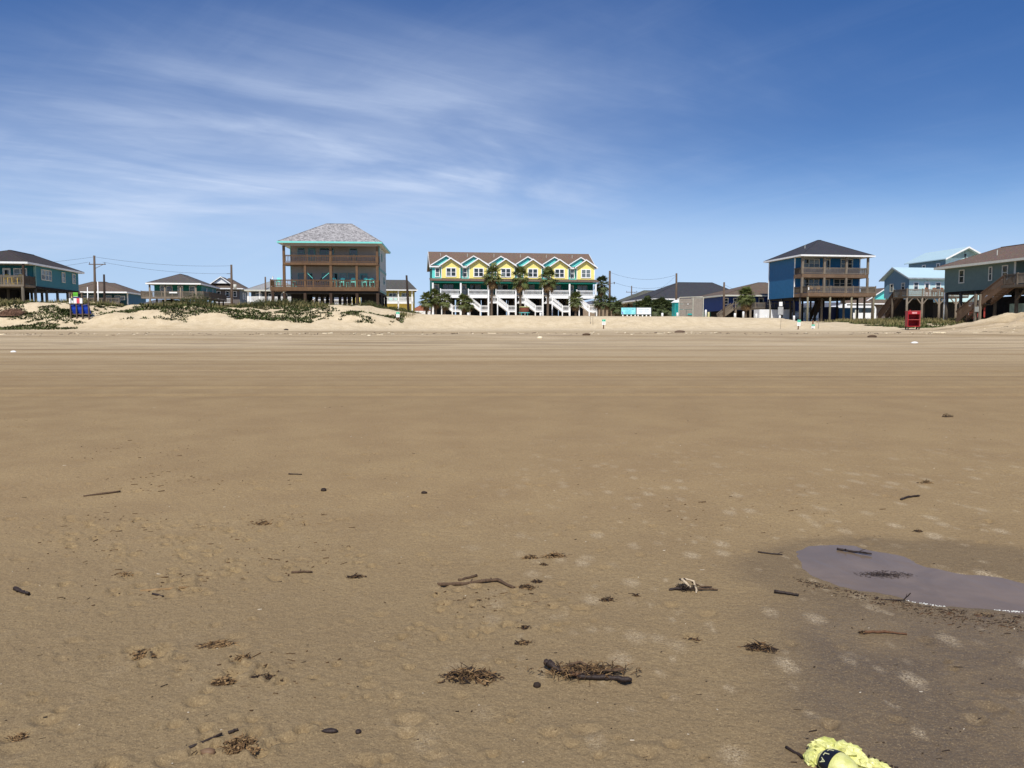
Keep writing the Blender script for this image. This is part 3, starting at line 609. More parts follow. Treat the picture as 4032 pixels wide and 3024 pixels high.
side_table('small aqua table between the two right-hand deck chairs', h, 10.75, 1.1, 7.2, AQC, 1.25)
side_table('small aqua table near the left end of the lower deck', h, 1.17, 1.0, 7.2, AQC, .9); side_table('low aqua table between the second and third deck chairs', h, 8.05, 1.0, 7.2, AQC, .75)
YCH = M('yellow_chair_paint', (226, 190, 80), .5, .1)
for i, x in enumerate((-2.3, -1.2)): deck_chair(('yellow deck chair left of the yellow table on the far-left teal house deck', 'yellow deck chair right of the yellow table on the far-left teal house deck')[i], 'yellow chairs on the teal house deck', H1, x, -1.6, 6.76, .95, (20, -20)[i], YCH)
side_table('yellow table between yellow chairs on the far-left teal house deck', H1, -1.75, -1.9, 6.76, YCH, .95)
w = h.matrix_basis @ Vector((0, 0, 0)); hm = thing('hammock', 'aqua rope hammock slung between posts of the lower brown deck', 'hammock', w.x, w.y, 7.2, 4.2)
MB().bar((2.9, .5, 9.05), (3.65, .5, 8.3), .05, .06).build('rope', AQC, hm); MB().bar((4.85, .5, 8.3), (5.75, .5, 9.05), .05, .06).build('rope', AQC, hm)
hb = MB(); N = 9
for i in range(N):
    t = i / (N - 1); x = 3.65 + 1.2 * t; z = 8.3 - .45 * math.sin(math.pi * t)
    hb.v += [(x, .15, z + .12), (x, .5, z), (x, .85, z + .12), (x, .85, z + .09), (x, .5, z - .03), (x, .15, z + .09)]
for i in range(N - 1):
    for k in range(6): hb.f.append((i * 6 + k, i * 6 + (k + 1) % 6, i * 6 + 6 + (k + 1) % 6, i * 6 + 6 + k))
hb.build('hammock_bed', M('dark_navy_cloth', (40, 44, 60), .8), hm)

# yellow house behind, right of it
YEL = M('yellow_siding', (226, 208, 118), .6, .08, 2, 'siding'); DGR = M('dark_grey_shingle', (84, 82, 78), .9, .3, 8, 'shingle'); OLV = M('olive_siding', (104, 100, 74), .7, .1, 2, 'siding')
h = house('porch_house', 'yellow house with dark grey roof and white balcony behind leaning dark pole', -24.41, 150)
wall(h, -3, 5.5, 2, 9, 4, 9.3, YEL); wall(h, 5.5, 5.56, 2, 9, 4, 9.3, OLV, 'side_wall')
mb = MB().add([(-3.5, -.4, 9.45), (6, -.4, 9.45), (6, 9.5, 9.45), (-3.5, 9.5, 9.45), (-3.5, 4, 11.6), (4.2, 4, 11.6)], [(0, 1, 5, 4), (1, 2, 5), (2, 3, 4, 5), (3, 0, 4), (0, 3, 2, 1)]); rf = mb.build('roof', DGR, h); MB().box(-3.5, 6.05, -.46, -.4, 9.25, 9.46).build('fascia', WHITE, rf)
slab(h, -3, 5.2, 0, 1.98, 6.75, 7.2, WHITE); railing(h, (-3, .05, 7.2), (5.15, .05, 7.2), .85, WHITE, .13, 2.6, .07)
for x in (-.2, 2.35, 5.0): pile(h, x, .12, 3.4, 9.25, .12, WHITE, True, 'porch_post')
window(h, 'f', 2, .5, 2, 7.6, 8.9, 2); window(h, 'f', 2, 3, 4.4, 7.6, 8.9, 2); wall(h, -2.5, 5.3, 3, 8, 3.4, 4.2, BLACKM, 'ground_floor')
for x in (.6, 1.55): MB().box(x, x + .6, .5, .9, 7.21, 8.0).build('balcony_chair', AQC, h)
# house seen between the piles
h = house('far_cottage', 'white gabled cottage seen between the piles of the brown-decked house', -43.97, 170)
wall(h, .2, 8.6, .2, 8, 3.4, 8.2, M('cottage_white', (214, 214, 210), .6, .06, 2, 'siding')); MB().xz([(.4, 8.2), (3.7, 8.2), (2.05, 9.2)], .2, 3).build('gable_wall', WHITE, h)
hip(h, -.3, 9, -.2, 8.6, 8.35, (3, 4), (6.5, 4), 9.9, GARR, WHITE); gable_y(h, -.05, 8.2, 2.05, 9.55, 4.1, 8.2, -.35, 4, .14, GARR, WHITE, .2, 'gable_roof')
REDP = M('red_paint', (170, 34, 30), .5, .1)
for x in (.1, 2.3, 7.2): pile(h, x, 0, 3.4, 8.1, .12, REDP, True, 'porch_post')
wall(h, 8.7, 10.4, -.5, 4, 7.6, 9.4, YEL, 'annex_wall'); pile(h, 8.8, -.4, 3.4, 7.6, .12, WHITE, True, 'porch_post'); railing(h, (5.5, -.4, 5.4), (8.6, -.4, 5.4), .9, WHITE, .16)
# brown roofed cottage with white fence
h = house('far_cottage', 'small cottage with reddish brown pyramid roof left of the pastel townhouses', -26.2, 200)
wall(h, .4, 5.2, .4, 6, 3.6, 6.5, M('beige_siding', (196, 176, 150), .7)); hip(h, -.4, 5.4, -.4, 6.4, 6.55, (2.6, 2.9), (2.9, 2.9), 8.1, M('rust_shingle', (150, 92, 66), .9, .2, 8, 'shingle'), WHITE)
fe = thing('picket_fence', 'low white board fence left of the pastel townhouses', 'fence', -18.8, 150, gz(-18.8, 150), 8.5)
for i in range(24): MB().box(i * .22, i * .22 + .19, 0, .03, 3.6, 5.15 + .05 * (i % 3)).build('board', WHITE, fe)
MB().box(0, 5.3, .03, .08, 4.1, 4.2).build('rail', WHITE, fe)

# ---------------------------------------------------------------- pastel townhouses
TG = M('deep_green_siding', (0, 104, 88), .6, .08, 2, 'siding'); AQ = M('aqua_siding', (112, 226, 216), .6, .05, 2, 'siding'); YL = M('lemon_siding', (248, 232, 140), .6, .05, 2, 'siding'); TR = M('taupe_brown_shingle', (118, 98, 84), .9, .3, 9, 'shingle')
TWH = M('gloss_white_paint', (246, 246, 244), .5, .03)
h = TOWN = house('townhouse_row', 'row of six yellow and aqua gabled townhouses with white balconies and stairs', -13.1, 127, 8.5, 3.8)
U = 4.52; WT = 27.1
wall(h, .02, WT, 0, 9, 7.2, 12.2, TG)
for x in (0, WT): MB().yz([(0, 12.2), (9.6, 12.2), (4.9, 14.7)], x - .02 if x else .02, x if x else .06).build('gable_wall', AQ, h)
gable_x(h, -.35, 12.05, 4.9, 14.9, 10.2, 12.05, -.4, WT + .45, .16, TR, TWH, .2)
MB().yz([(-2.0, 9.72), (.0, 10.12), (.0, 9.98), (-2.0, 9.56)], -.45, WT + .5).build('porch_roof', TR, h)
MB().box(-.1, WT + .1, -1.9, -1.7, 9.25, 9.55).build('porch_beam', TG, h)
slab(h, -.05, WT + .1, -1.75, -.02, 7.2, 7.38, GREYW, 'balcony_floor')
for i in range(6):
    x = i * U; last = i == 5
    MB().xz([(x + .0, 10.1), (x + U - .02, 10.1), (x + U - .02, 12.3), (x + 2.3, 13.7), (x, 12.3)], -.06, -.005).build('aqua_wall', AQ, h)
    gable_y(h, x - .3, 12.22, x + 2.3, 13.85, x + U + .35, 12.42, -.32, 3.2, .14, TR, TWH, .17, 'aqua_gable_roof')
    b = MB(); b.xz([(x + 1.54, 10.06), (x + 4.5, 10.06), (x + 4.5, 12.2), (x + 3.02, 13.2), (x + 1.54, 12.2)], -.8, -.07); b.build('bay', YL, h)
    trim_corner(h, x + 1.5, -.8, 10.06, 12.0, TWH, .06); trim_corner(h, x + 4.52, -.8, 10.06, 12.0, TWH, .06)
    gable_y(h, x + 1.12, 12.1, x + 3.02, 13.4, x + 4.96, 12.08, -1.2, 2.0, .14, TR, TWH, .2, 'bay_roof')
    for q in (x + 1.2, x + 4.88): MB().box(q - .12, q + .12, -1.2, -.1, 11.9, 11.97).build('eave_return', TWH, h)
    window(h, 'f', -.8, x + 2.2, x + 3.92, 10.3, 11.82, 2, TWH, .15); window(h, 'f', -.06, x + .48, x + 1.28, 10.28, 11.83, 1, TWH, .12)
    door(h, 'f', 0, x + .28, x + 1.15, 7.4, 9.16, TRIMG); window(h, 'f', 0, x + 1.75, x + 3.5, 7.7, 9.17, 2, M('bronze_frame', (120, 122, 112), .5), .1, False)
    MB().tube([(x + 1.6, 3.2, 13.95), (x + 1.6, 3.2, 14.5)], .05, 8).build('vent_pipe', TRIMG, h)
    # balcony
    railing(h, (x + 1.3, -1.72, 7.38), (x + U - .12, -1.72, 7.38), .82, TWH, .19, 0, .05); pile(h, x + 1.28, -1.74, 6.9, 8.35, .08, TWH, True, 'newel_post')
    MB().box(x + 1.2, x + U - .13, -1.82, -1.76, 6.84, 7.37).build('balcony_fascia', TWH, h)
    pile(h, x + .03, -1.78, 3.8, 9.26, .13, TWH, True, 'column')
    # stairs: upper landing, flight, lower landing
    slab(h, x + .2, x + 1.35, -3.2, -1.8, 5.95, 6.2, TWH, 'upper_landing')
    railing(h, (x + .2, -3.15, 6.2), (x + 1.3, -3.15, 6.2), .85, TWH, .19, 0, .05)
    stairs(h, (x + 1.35, -3.2, 6.05), (x + 3.05, -3.2, 4.75), 1.1, 'y', TWH, .85, 7)
    slab(h, x + 3.05, x + 4.3, -3.2, -2.1, 4.55, 4.78, TWH, 'lower_landing'); railing(h, (x + 3.05, -3.18, 4.78), (x + 4.3, -3.18, 4.78), .82, TWH, .19, 0, .05)
    for q in (x + 3.05, x + 4.32): pile(h, q, -3.2, 3.7, 5.7, .08, TWH, True, 'newel_post')
    pile(h, x + 1.35, -3.2, 3.7, 7.15, .08, TWH, True, 'newel_post')
    wall(h, x + .5, x + 3.4 + (i % 2) * .5, 2.5 + (i % 3), 8, 3.7, 6.9, M('underfloor_shade', (42, 46, 44), .8), 'underfloor_wall'); wall(h, x + .15, x + 4.25, 7.2, 7.35, 3.7, 6.9, M('underfloor_shade', (42, 46, 44)), 'dark_back_fill')  # dark walls added to fill in the shade below the townhouse floor
    for q in (1.5, 5, 8.8): pile(h, x + .2, q, 3.7, 7.2, .13, GREYD, True)
pile(h, WT + .0, -1.78, 3.8, 9.26, .13, TWH, True, 'column')
slab(h, .02, WT, 0, 9, 6.9, 7.19, BLACKM, 'floor_beam')
MB().box(-.3, -.05, -.3, .1, 11.3, 11.6).build('wall_lamp', BLACKM, h)
for i in range(6):
    for k in (0, 1):
        deck_chair('dark balcony chair %s the window of the %s townhouse from the left' % (('left of', 'right of')[k], ORD[i]), 'dark chairs on the townhouse balconies', h, i * U + 1.75 + 1.7 * k, -.9, 7.38, .8, (-10, 12)[k], M('dark_wicker', (48, 40, 36), .8))

# ---------------------------------------------------------------- houses on the right
h = house('large_house', 'wide house with black hip roof and yellow gable behind the mesh enclosure', 28, 150)
BK = M('black_shingle', (64, 64, 68), .9, .25, 8, 'shingle'); TL = M('dull_teal_siding', (40, 96, 96), .7, .1, 2, 'siding')
wall(h, 0, 18, .5, 15, 3.5, 7.5, TL); hip(h, -1.9, 19.8, -.6, 16, 7.7, (7.4, 8), (14.7, 8), 11.4, BK, WHITE, .24)
MB().xz([(10.4, 7.3), (14.6, 7.3), (14.6, 7.7), (13.1, 8.9), (10.4, 7.5)], -1, 3).build('gable_wall', YEL, h); gable_y(h, 9.9, 7.55, 13.15, 9.25, 15.2, 8.2, -1.5, 6, .15, BK, WHITE, .2, 'gable_roof')
wall(h, 9.8, 14.6, -.6, .48, 5.4, 7.28, YEL, 'porch_wall'); window(h, 'f', -.6, 10.5, 11.4, 5.9, 7.1, 1); window(h, 'f', -.6, 12, 13, 5.9, 7.1, 1)
slab(h, 9.7, 13.5, -2.2, -.62, 5.3, 5.75, WHITE, 'porch_floor'); railing(h, (9.7, -2.15, 5.75), (12, -2.15, 5.75), .75, WHITE, .14, 1.1); pile(h, 10.4, -2.1, 5.75, 7.6, .13, WHITE, True, 'porch_post')
for x in (9.8, 13.2): pile(h, x, -2.1, 3.3, 5.3, .14, M('cream_paint', (232, 226, 170), .6), True, 'porch_post')
for a in (1.2, 4.5): window(h, 'f', .5, a, a + 1.3, 5.4, 6.8, 1)
h = house('open_sided_house', 'olive roofed house with dark posts behind the blue and white billboards', 24.73, 165)
hip(h, -1, 15, -.5, 12, 7.5, (5.5, 6), (9, 6), 10.4, M('olive_shingle', (94, 94, 84), .9, .22, 8, 'shingle'), TRIMG, .2)
wall(h, 1, 14, 6, 11, 3.6, 7.3, M('tan_board', (150, 132, 112), .8, .15, 2, 'batten'))
for x in (.2, 1.6, 3.1, 4.4, 6): pile(h, x, .2, 3.6, 7.3, .16, BLACKM, True, 'porch_post')
h = house('far_cottage', 'low tan house with grey roof left of the billboards', 15.8, 172)
wall(h, 0, 9, 0, 7, 3.5, 7.2, M('tan_board', (150, 132, 112))); hip(h, -.6, 9.6, -.6, 7.6, 7.3, (3, 3.5), (6, 3.5), 8.3, GARR, TRIMG); window(h, 'f', 0, 2, 3.2, 5.4, 6.6, 1)
h = house('royal_blue_house', 'royal blue house with brown hip roof and wooden stairs left of tall blue house', 35.18, 130)
RB = M('royal_blue_siding', (26, 58, 122), .6, .1, 2, 'siding')
wall(h, .3, 14, 0, 11, 4.9, 7.3, RB); hip(h, -.5, 17, -1.6, 12, 7.45, (9.2, 5.5), (10.6, 5.5), 10.0, M('dark_tan_shingle', (104, 90, 78), .9, .25, 8, 'shingle'), TRIMG, .22)
for a in (.5, 2.1, 3.4, 8.2, 10.5): window(h, 'f', 0, a, a + .75, 5.9, 7.0, 1)
door(h, 'f', 0, 6.6, 7.6, 5.2, 7.1, TRIMG); slab(h, 1.3, 12, -2.2, -.02, 5.0, 5.3, GREYD); railing(h, (1.5, -2.15, 5.3), (12, -2.15, 5.3), .9, GREYW, .15, 1.8)
stairs(h, (1.3, -2.0, 5.1), (-1.2, -2.0, 3.3), 1.1, 'y', GREYW, .9, 9)
for x in (1.6, 4.2, 6.2, 8.8, 11.4):
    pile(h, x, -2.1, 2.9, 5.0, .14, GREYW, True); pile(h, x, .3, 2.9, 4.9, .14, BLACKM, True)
wall(h, 2, 9, 3, 9, 2.9, 4.9, BLACKM, 'underfloor_wall')

# tall blue stilt house
BLU = M('ocean_blue_paint', (36, 96, 138), .6, .08, 2, 'plain'); BLF = M('ocean_blue_siding', (30, 98, 142), .6, .08, 2, 'siding'); CH = M('charcoal_blue_shingle', (60, 60, 66), .9, .3, 9, 'shingle')
H12 = h = house('beach_house', 'tall blue three-storey stilt house with charcoal hip roof and grey wooden decks', 42.95, 118, 8.5)
gd = 2.2
wall(h, .12, 10.8, 0, 8.1, 6.62, 12.55, BLF)
s = MB()                                               # lapped siding boards on the side wall
nb = 30
for i in range(nb):
    z0 = 6.6 + i * (12.55 - 6.6) / nb; z1 = 6.6 + (i + 1) * (12.55 - 6.6) / nb; s.yz([(0, 0), (0, 0), (0, 0), (0, 0)][:0] or [(0.02, z0), (8.1, z0), (8.1, z1), (.02, z1)], .07 - (.0), .11); 
    k = len(s.v) - 8
    for j in range(8):
        x_, y_, z_ = s.v[k + j]
        if x_ < .09: s.v[k + j] = ((.015 if z_ == z0 else .055), y_, z_)
s.build('lap_siding', BLU, h)
MB().box(-.03, .14, -.06, .0, 6.6, 12.5).build('corner_trim', WHITE, h); MB().box(-.03, .12, 8.1, 8.2, 6.6, 12.5).build('corner_trim', WHITE, h); MB().box(10.72, 10.86, -.05, .0, 6.6, 12.5).build('corner_trim', WHITE, h)
hip(h, -.62, 11.3, -3.0, 8.7, 12.78, (5.35, 2.9), (5.85, 2.9), 15.65, CH, WHITE, .22)
MB().tube([(2.2, 1, 13.9), (2.2, 1, 14.6)], .05, 8).build('vent_pipe', TRIMG, h)
slab(h, -.1, 10.65, -2.5, -.06, 9.45, 10.0, M('red_brown_wood', (120, 98, 78), .8, .3, 3, 'wood'), 'upper_deck'); slab(h, 0, 10.95, -4.05, -.06, 6.6, 7.13, M('red_brown_wood', (120, 98, 78)), 'lower_deck')
railing(h, (-.05, -2.45, 10.02), (10.6, -2.45, 10.02), .94, GREYW, .16, 0, .05); railing(h, (-.05, -2.4, 10.02), (-.05, -.1, 10.02), .94, GREYD, .13, 0, .06); railing(h, (10.6, -2.4, 10.02), (10.6, -.1, 10.02), .94, GREYW, .16, 0, .05)
railing(h, (.05, -4.0, 7.15), (10.9, -4.0, 7.15), .95, GREYW, .16, 3.6, .05); railing(h, (.05, -3.9, 7.15), (.05, -.1, 7.15), .95, GREYD, .13, 1.9, .06); railing(h, (10.9, -3.9, 7.15), (10.9, -.1, 7.15), .95, GREYW, .13, 0, .06)
for x in (-.02, 3.5, 7.06, 10.56): pile(h, x, -2.4, 7.13, 9.45, .14, GREYW, True, 'porch_post'); pile(h, x, -2.4, 10.0, 12.56, .14, GREYW, True, 'porch_post')
for a, b, z0, z1, c in ((1.44, 4.1, 11.05, 12.5, 3), (7.55, 9.6, 11.05, 12.5, 2), (1.5, 4.1, 8.0, 9.5, 3), (6.45, 9.6, 8.0, 9.5, 3)): window(h, 'f', 0, a, b, z0, z1, c, TRIMG, .13)
door(h, 'f', 0, 4.98, 5.86, 10.05, 12.5, TRIMG); door(h, 'f', 0, 4.98, 5.86, 7.15, 9.5, TRIMG)
MB().box(.02, .16, -4.16, -4.08, 7.5, 7.9).build('house_number_board', WHITE, h)
for x in (.15, 3.7, 7.15, 10.7): pile(h, x, -3.85, gd, 6.6, .15, M('grey_green_pile', (132, 126, 104), .9, .3, 2, 'wood'))
for x in (.0, 3.5, 7.1, 10.5):
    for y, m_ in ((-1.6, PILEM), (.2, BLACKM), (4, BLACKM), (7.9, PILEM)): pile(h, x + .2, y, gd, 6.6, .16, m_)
MB().box(.2, 10.7, .1, 8, 6.3, 6.6).build('floor_beam', BLACKM, h)
wall(h, 7.9, 10.3, .6, 4, gd + .4, 5.0, M('navy_panel', (28, 80, 124), .6, .08), 'underfloor_wall'); wall(h, 6.2, 7.7, .4, 3.5, gd + .4, 5.2, M('dark_navy_panel', (24, 36, 70), .6, .08), 'underfloor_wall'); slab(h, 7.7, 10.4, .0, .6, gd + .2, gd + .5, M('concrete', (176, 180, 182), .8), 'step')
stairs(h, (6.1, 2.2, 6.4), (4.6, 2.2, 3.2), 1.0, 'y', BROWND, .9, 9)
for i, x in enumerate((1.6, 2.6)): deck_chair(('tan wooden chair at the left of the tall blue house deck', 'brown wooden chair second on the tall blue house deck')[i], 'wooden chairs on the blue house deck', h, x + .3, -2.0, 7.14, .95, 5 - 20 * i, M('tan_wood', (150, 118, 84), .7, .2, 3, 'wood'))
HB = thing('notice_sign', 'white sign with arrow on post left of the tall blue house piles', 'sign', 34.75, 100, gz(34.75, 100))
MB().tube([(0, 0, 2.6), (0, 0, 5.3)], .03, 8).build('post', GREYD, HB); MB().box(-.22, .22, -.05, -.03, 4.7, 5.25).build('panel', WHITE, HB); MB().box(-.34, .34, -.05, -.03, 3.6, 4.6).build('back_panel', M('galvanised', (168, 168, 166), .5), HB)

# pale blue house with metal roofs (two wings)
PB = M('ice_blue_siding_shaded', (104, 136, 154), .6, .08, 2, 'siding'); PBL = M('ice_blue_siding', (196, 226, 226), .6, .05, 2, 'siding'); MR = M('ice_metal_roof', (188, 214, 220), .42, .06, 2, 'metalroof', .5)  # the greyer copy is for side walls, their shade put into the colour
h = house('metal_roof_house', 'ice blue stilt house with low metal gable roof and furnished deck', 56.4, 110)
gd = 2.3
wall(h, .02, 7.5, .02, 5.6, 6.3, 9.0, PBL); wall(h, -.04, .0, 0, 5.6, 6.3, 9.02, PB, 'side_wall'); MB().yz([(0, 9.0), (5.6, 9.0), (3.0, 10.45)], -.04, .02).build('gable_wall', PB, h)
gable_x(h, -.5, 9.0, 3.2, 10.75, 6.2, 9.0, -.5, 8, .12, MR, M('grey_trim', (150, 160, 164), .6), .2)
window(h, 'f', .02, .67, 1.47, 7.3, 8.45, 1); door(h, 'f', .02, 2.35, 3.25, 6.35, 8.45); window(h, 'f', .02, 4.1, 4.95, 7.3, 8.45, 1)
window(h, 'l', -.04, .8, 1.6, 7.3, 8.4, 1, TRIMG); window(h, 'l', -.04, 3.4, 4.2, 7.2, 8.4, 1, TRIMG)
slab(h, -2.45, 7, -3, -.02, 6.1, 6.35, GREYD); railing(h, (-2.4, -2.95, 6.35), (7, -2.95, 6.35), .92, GREYW, .14, 2.3, .05); railing(h, (-2.4, -2.9, 6.35), (-2.4, -.1, 6.35), .92, GREYD, .14, 1.4, .05)
stairs(h, (-2.3, -.1, 6.2), (-2.3, 3.6, 2.9), 1.2, 'x', BROWND, .9, 12)
for x in (-2.3, .0, 2.6, 5.2):
    pile(h, x, -2.85, gd, 6.1, .15, GREYW); pile(h, x, .3, gd, 6.1, .15, GREYD); pile(h, x, 5, gd, 6.3, .15, GREYD)
    b = MB(); b.bar((x, -2.85, 5.1), (x + .85, -2.85, 6.05), .12, .12); 
    if x > -2: b.bar((x, -2.85, 5.1), (x - .85, -2.85, 6.05), .12, .12)
    b.build('brace', GREYW, h)
wall(h, .6, 5, 1.5, 5, gd, 6.1, BLACKM, 'underfloor_wall')  # black block added for the darkness below the house
MB().tube([(2.7, -.1, 8.7), (2.7, -.25, 8.75), (2.7, -.3, 8.6)], [.03, .05, .1], 8).build('wall_lamp', WHITE, h)
for i, x in enumerate((2.0, 3.1, 4.4, 5.1)): deck_chair(('brown deck chair by the door of the ice blue house', 'brown deck chair right of the door of the ice blue house', 'brown deck chair under the right window of the ice blue house', 'rightmost brown deck chair on the ice blue house deck')[i], 'brown chairs on the ice blue deck', h, x, -1.4, 6.35, 1.0, (10, -12, 5, -6)[i], M('chair_brown', (128, 84, 58), .7))
h = house('metal_roof_house', 'tall ice blue house with metal gable roof rising behind the lower wing', 69.84, 125)
wall(h, .02, 6.9, .02, 9, 6.2, 13.2, PBL); wall(h, -.05, .0, 0, 9, 6.2, 13.22, PB, 'side_wall'); wall(h, .8, 6, 2, 8, 2.4, 6.19, BLACKM, 'underfloor_wall')
for x in (.2, 3.4, 6.7): pile(h, x, .3, 2.4, 6.2, .16, GREYD); pile(h, x, 8.7, 2.4, 6.2, .16, GREYD); MB().xz([(.02, 13.2), (6.9, 13.2), (3.43, 14.8)], .02, .3).build('gable_wall', PBL, h)
gable_y(h, -.6, 13.05, 3.43, 15.0, 7.5, 13.05, -.8, 9.5, .14, MR, WHITE, .24)
window(h, 'f', .02, .75, 1.5, 11.1, 12.5, 1); window(h, 'l', -.05, 1.2, 2.0, 11.3, 12.5, 1); window(h, 'l', -.05, 4.6, 5.5, 11.2, 12.5, 1)
e = MB().box(3.3, 3.6, -.06, .0, 13.35, 13.9).build('wall_ornament', M('dark_metal', (50, 60, 66), .5), h)
h = house('aqua_gabled_cottage', 'brown roofed cottage with aqua gable right of the tall blue house', 70, 160)
wall(h, 0, 9, 0, 7, 3, 7, TAUPE); MB().xz([(3.2, 7.2), (9, 7.2), (9, 9.5), (7.3, 9.9)], -.1, .1).build('gable_wall', AQ, h)
gable_y(h, 2.4, 7.2, 7.6, 10.4, 12.6, 7.2, -.6, 7, .15, BRROOF, WHITE, .22); mb = MB().add([(-2, -1.6, 7.1), (10, -1.6, 7.1), (10, .4, 8.3), (-2, .4, 8.3), (-2, .4, 7.1), (10, .4, 7.1)], [(0, 1, 2, 3), (0, 3, 4), (1, 5, 2), (0, 4, 5, 1), (3, 2, 5, 4)]); rf = mb.build('porch_roof', BRROOF, h); MB().box(-2, 10, -1.66, -1.6, 6.9, 7.12).build('fascia', WHITE, rf)
h = house('red_barn', 'long brick red building seen between the piles of the green house', 86, 150)
wall(h, 0, 16, 0, 8, 3, 6.4, M('barn_red', (150, 58, 50), .8, .12, 2, 'siding')); hip(h, -.6, 16.6, -.6, 8.6, 6.4, (5, 4), (12, 4), 8.2, GARR, WHITE)
for x in (2, 7, 12): window(h, 'f', 0, x, x + 1, 4.6, 5.8, 1)

# grey-green stilt house at right edge
GG = M('grey_green_siding', (92, 112, 108), .65, .08, 2, 'plain'); BR2 = M('umber_shingle', (112, 94, 82), .9, .3, 9, 'shingle')
H17 = h = house('stilt_house', 'grey-green stilt house with brown hip roof at right edge behind sand mound', 48.66, 75)
gd = 1.9
wall(h, 0, 9, 0, 9.7, 5.72, 8.28, GG); MB().box(-.04, .0, -.1, .12, 5.75, 8.3).build('corner_trim', TRIMG, h); MB().box(.1, 9, .1, 9.6, 5.45, 5.7).build('floor_beam', BLACKM, h)
hip(h, -.75, 9.8, -4.6, 10.4, 8.42, (4.5, 2.5), (4.5, 7.0), 10.4, BR2, TRIMG, .22)
MB().tube([(1.4, 4, 9.1), (1.4, 4, 9.75)], .05, 8).build('vent_pipe', TRIMG, h)
for a, b in ((6.7, 7.5), (2.85, 3.35), (.85, 1.6)): window(h, 'l', 0, a, b, 6.55, 7.98, 1, TRIMG, .1)
window(h, 'f', 0, 1, 2, 6.6, 7.9, 1, TRIMG); door(h, 'f', 0, 3, 4, 5.95, 8)
slab(h, -1.5, 9, -4.6, -.02, 5.65, 5.92, GREYD); railing(h, (-1.45, -4.5, 5.95), (-1.45, -2.0, 5.95), .98, GREYW, .14, 1.2, .05); railing(h, (-1.45, -1.9, 5.95), (-1.45, -.4, 5.95), .98, GREYD, .14, 1.5, .05); railing(h, (-1.45, -4.55, 5.95), (9, -4.55, 5.95), .98, GREYW, .14, 2.5, .05)
stairs(h, (-1.45, -.35, 5.8), (-1.45, 2.5, 4.25), 1.1, 'x', M('umber_wood', (112, 88, 68), .8, .3, 3, 'wood'), .95, 8); slab(h, -1.5, -.3, 2.5, 3.2, 4.1, 4.25, GREYD, 'landing')
stairs(h, (-1.45, 3.2, 4.15), (-1.45, 5.9, 2.5), 1.1, 'x', M('umber_wood', (112, 88, 68)), .95, 8)
for y in (2.55, 3.15): pile(h, -1.5, y, gd, 5.2, .1, GREYW, True, 'landing_post')
MB().box(-1.62, -1.57, 2.6, 3.1, 3.45, 3.95).build('notice_board', TRIMG, h)
for x in (.2, 4.5, 8.8):
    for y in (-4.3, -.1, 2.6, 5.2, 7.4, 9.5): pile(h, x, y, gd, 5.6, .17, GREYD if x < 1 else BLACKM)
pile(h, .1, 9.75, gd, 8.2, .06, WHITE, False, 'drain_pipe')
b = MB(); b.bar((.1, -.1, 4.4), (.1, -1.3, 5.6), .13, .13); b.bar((.1, -4.3, 4.4), (.1, -3.1, 5.6), .13, .13); b.build('brace', GREYD, h)
wall(h, 2, 8.6, -.5, 6, gd, 5.0, BLACKM, 'underfloor_wall'); wall(h, .8, 2, -.2, 1.4, gd, 4.2, M('pale_green_panel', (140, 160, 144), .6), 'cupboard')
h = house('far_cottage', 'brown hip roofed cottage seen beneath the grey-green house at right edge', 87, 125)
wall(h, 0, 9, 0, 8, 2.8, 5.2, TAUPE); hip(h, -.6, 9.6, -.6, 8.6, 5.3, (3.5, 4), (6, 4), 7.4, BRROOF, TRIMG)
bn = thing('banner', 'pale lilac banner with purple numbers at right edge under the deck', 'banner', 57.9, 86.5, gz(57.9, 86.5), 8.5)
MB().box(0, 3.0, 0, .04, 3.1, 4.25).build('sheet', M('lilac_vinyl', (188, 176, 196), .5, .05), bn); 
for x in (0, 3): pile(bn, x, .08, 2.2, 4.3, .05, GREYD, True, 'post')
def text(parent, body, size, loc, mat, rot=(90, 0, 0), name='lettering', align='LEFT', dz=True, ext=.004):
    cu = bpy.data.curves.new(name, 'FONT'); cu.body = body; cu.size = size; cu.align_x = align; cu.extrude = ext; cu.resolution_u = 2
    t = bpy.data.objects.new(name, cu); me = bpy.data.meshes.new_from_object(t); bpy.data.objects.remove(t); me.name = name
    me.materials.clear(); me.materials.append(mat); o = bpy.data.objects.new(name, me); COL.objects.link(o); o.parent = parent
    o.location = (loc[0], loc[1], loc[2] - (GZ.get(parent.name, 0) if dz else 0)); o.rotation_euler = tuple(R(a) for a in rot); return o
PURP = M('purple_ink', (86, 60, 120), .5, .05); text(bn, '214-2', .62, (.15, -.01, 3.2), PURP); text(bn, 'FOR SALE', .3, (.2, -.01, 3.9), PURP)

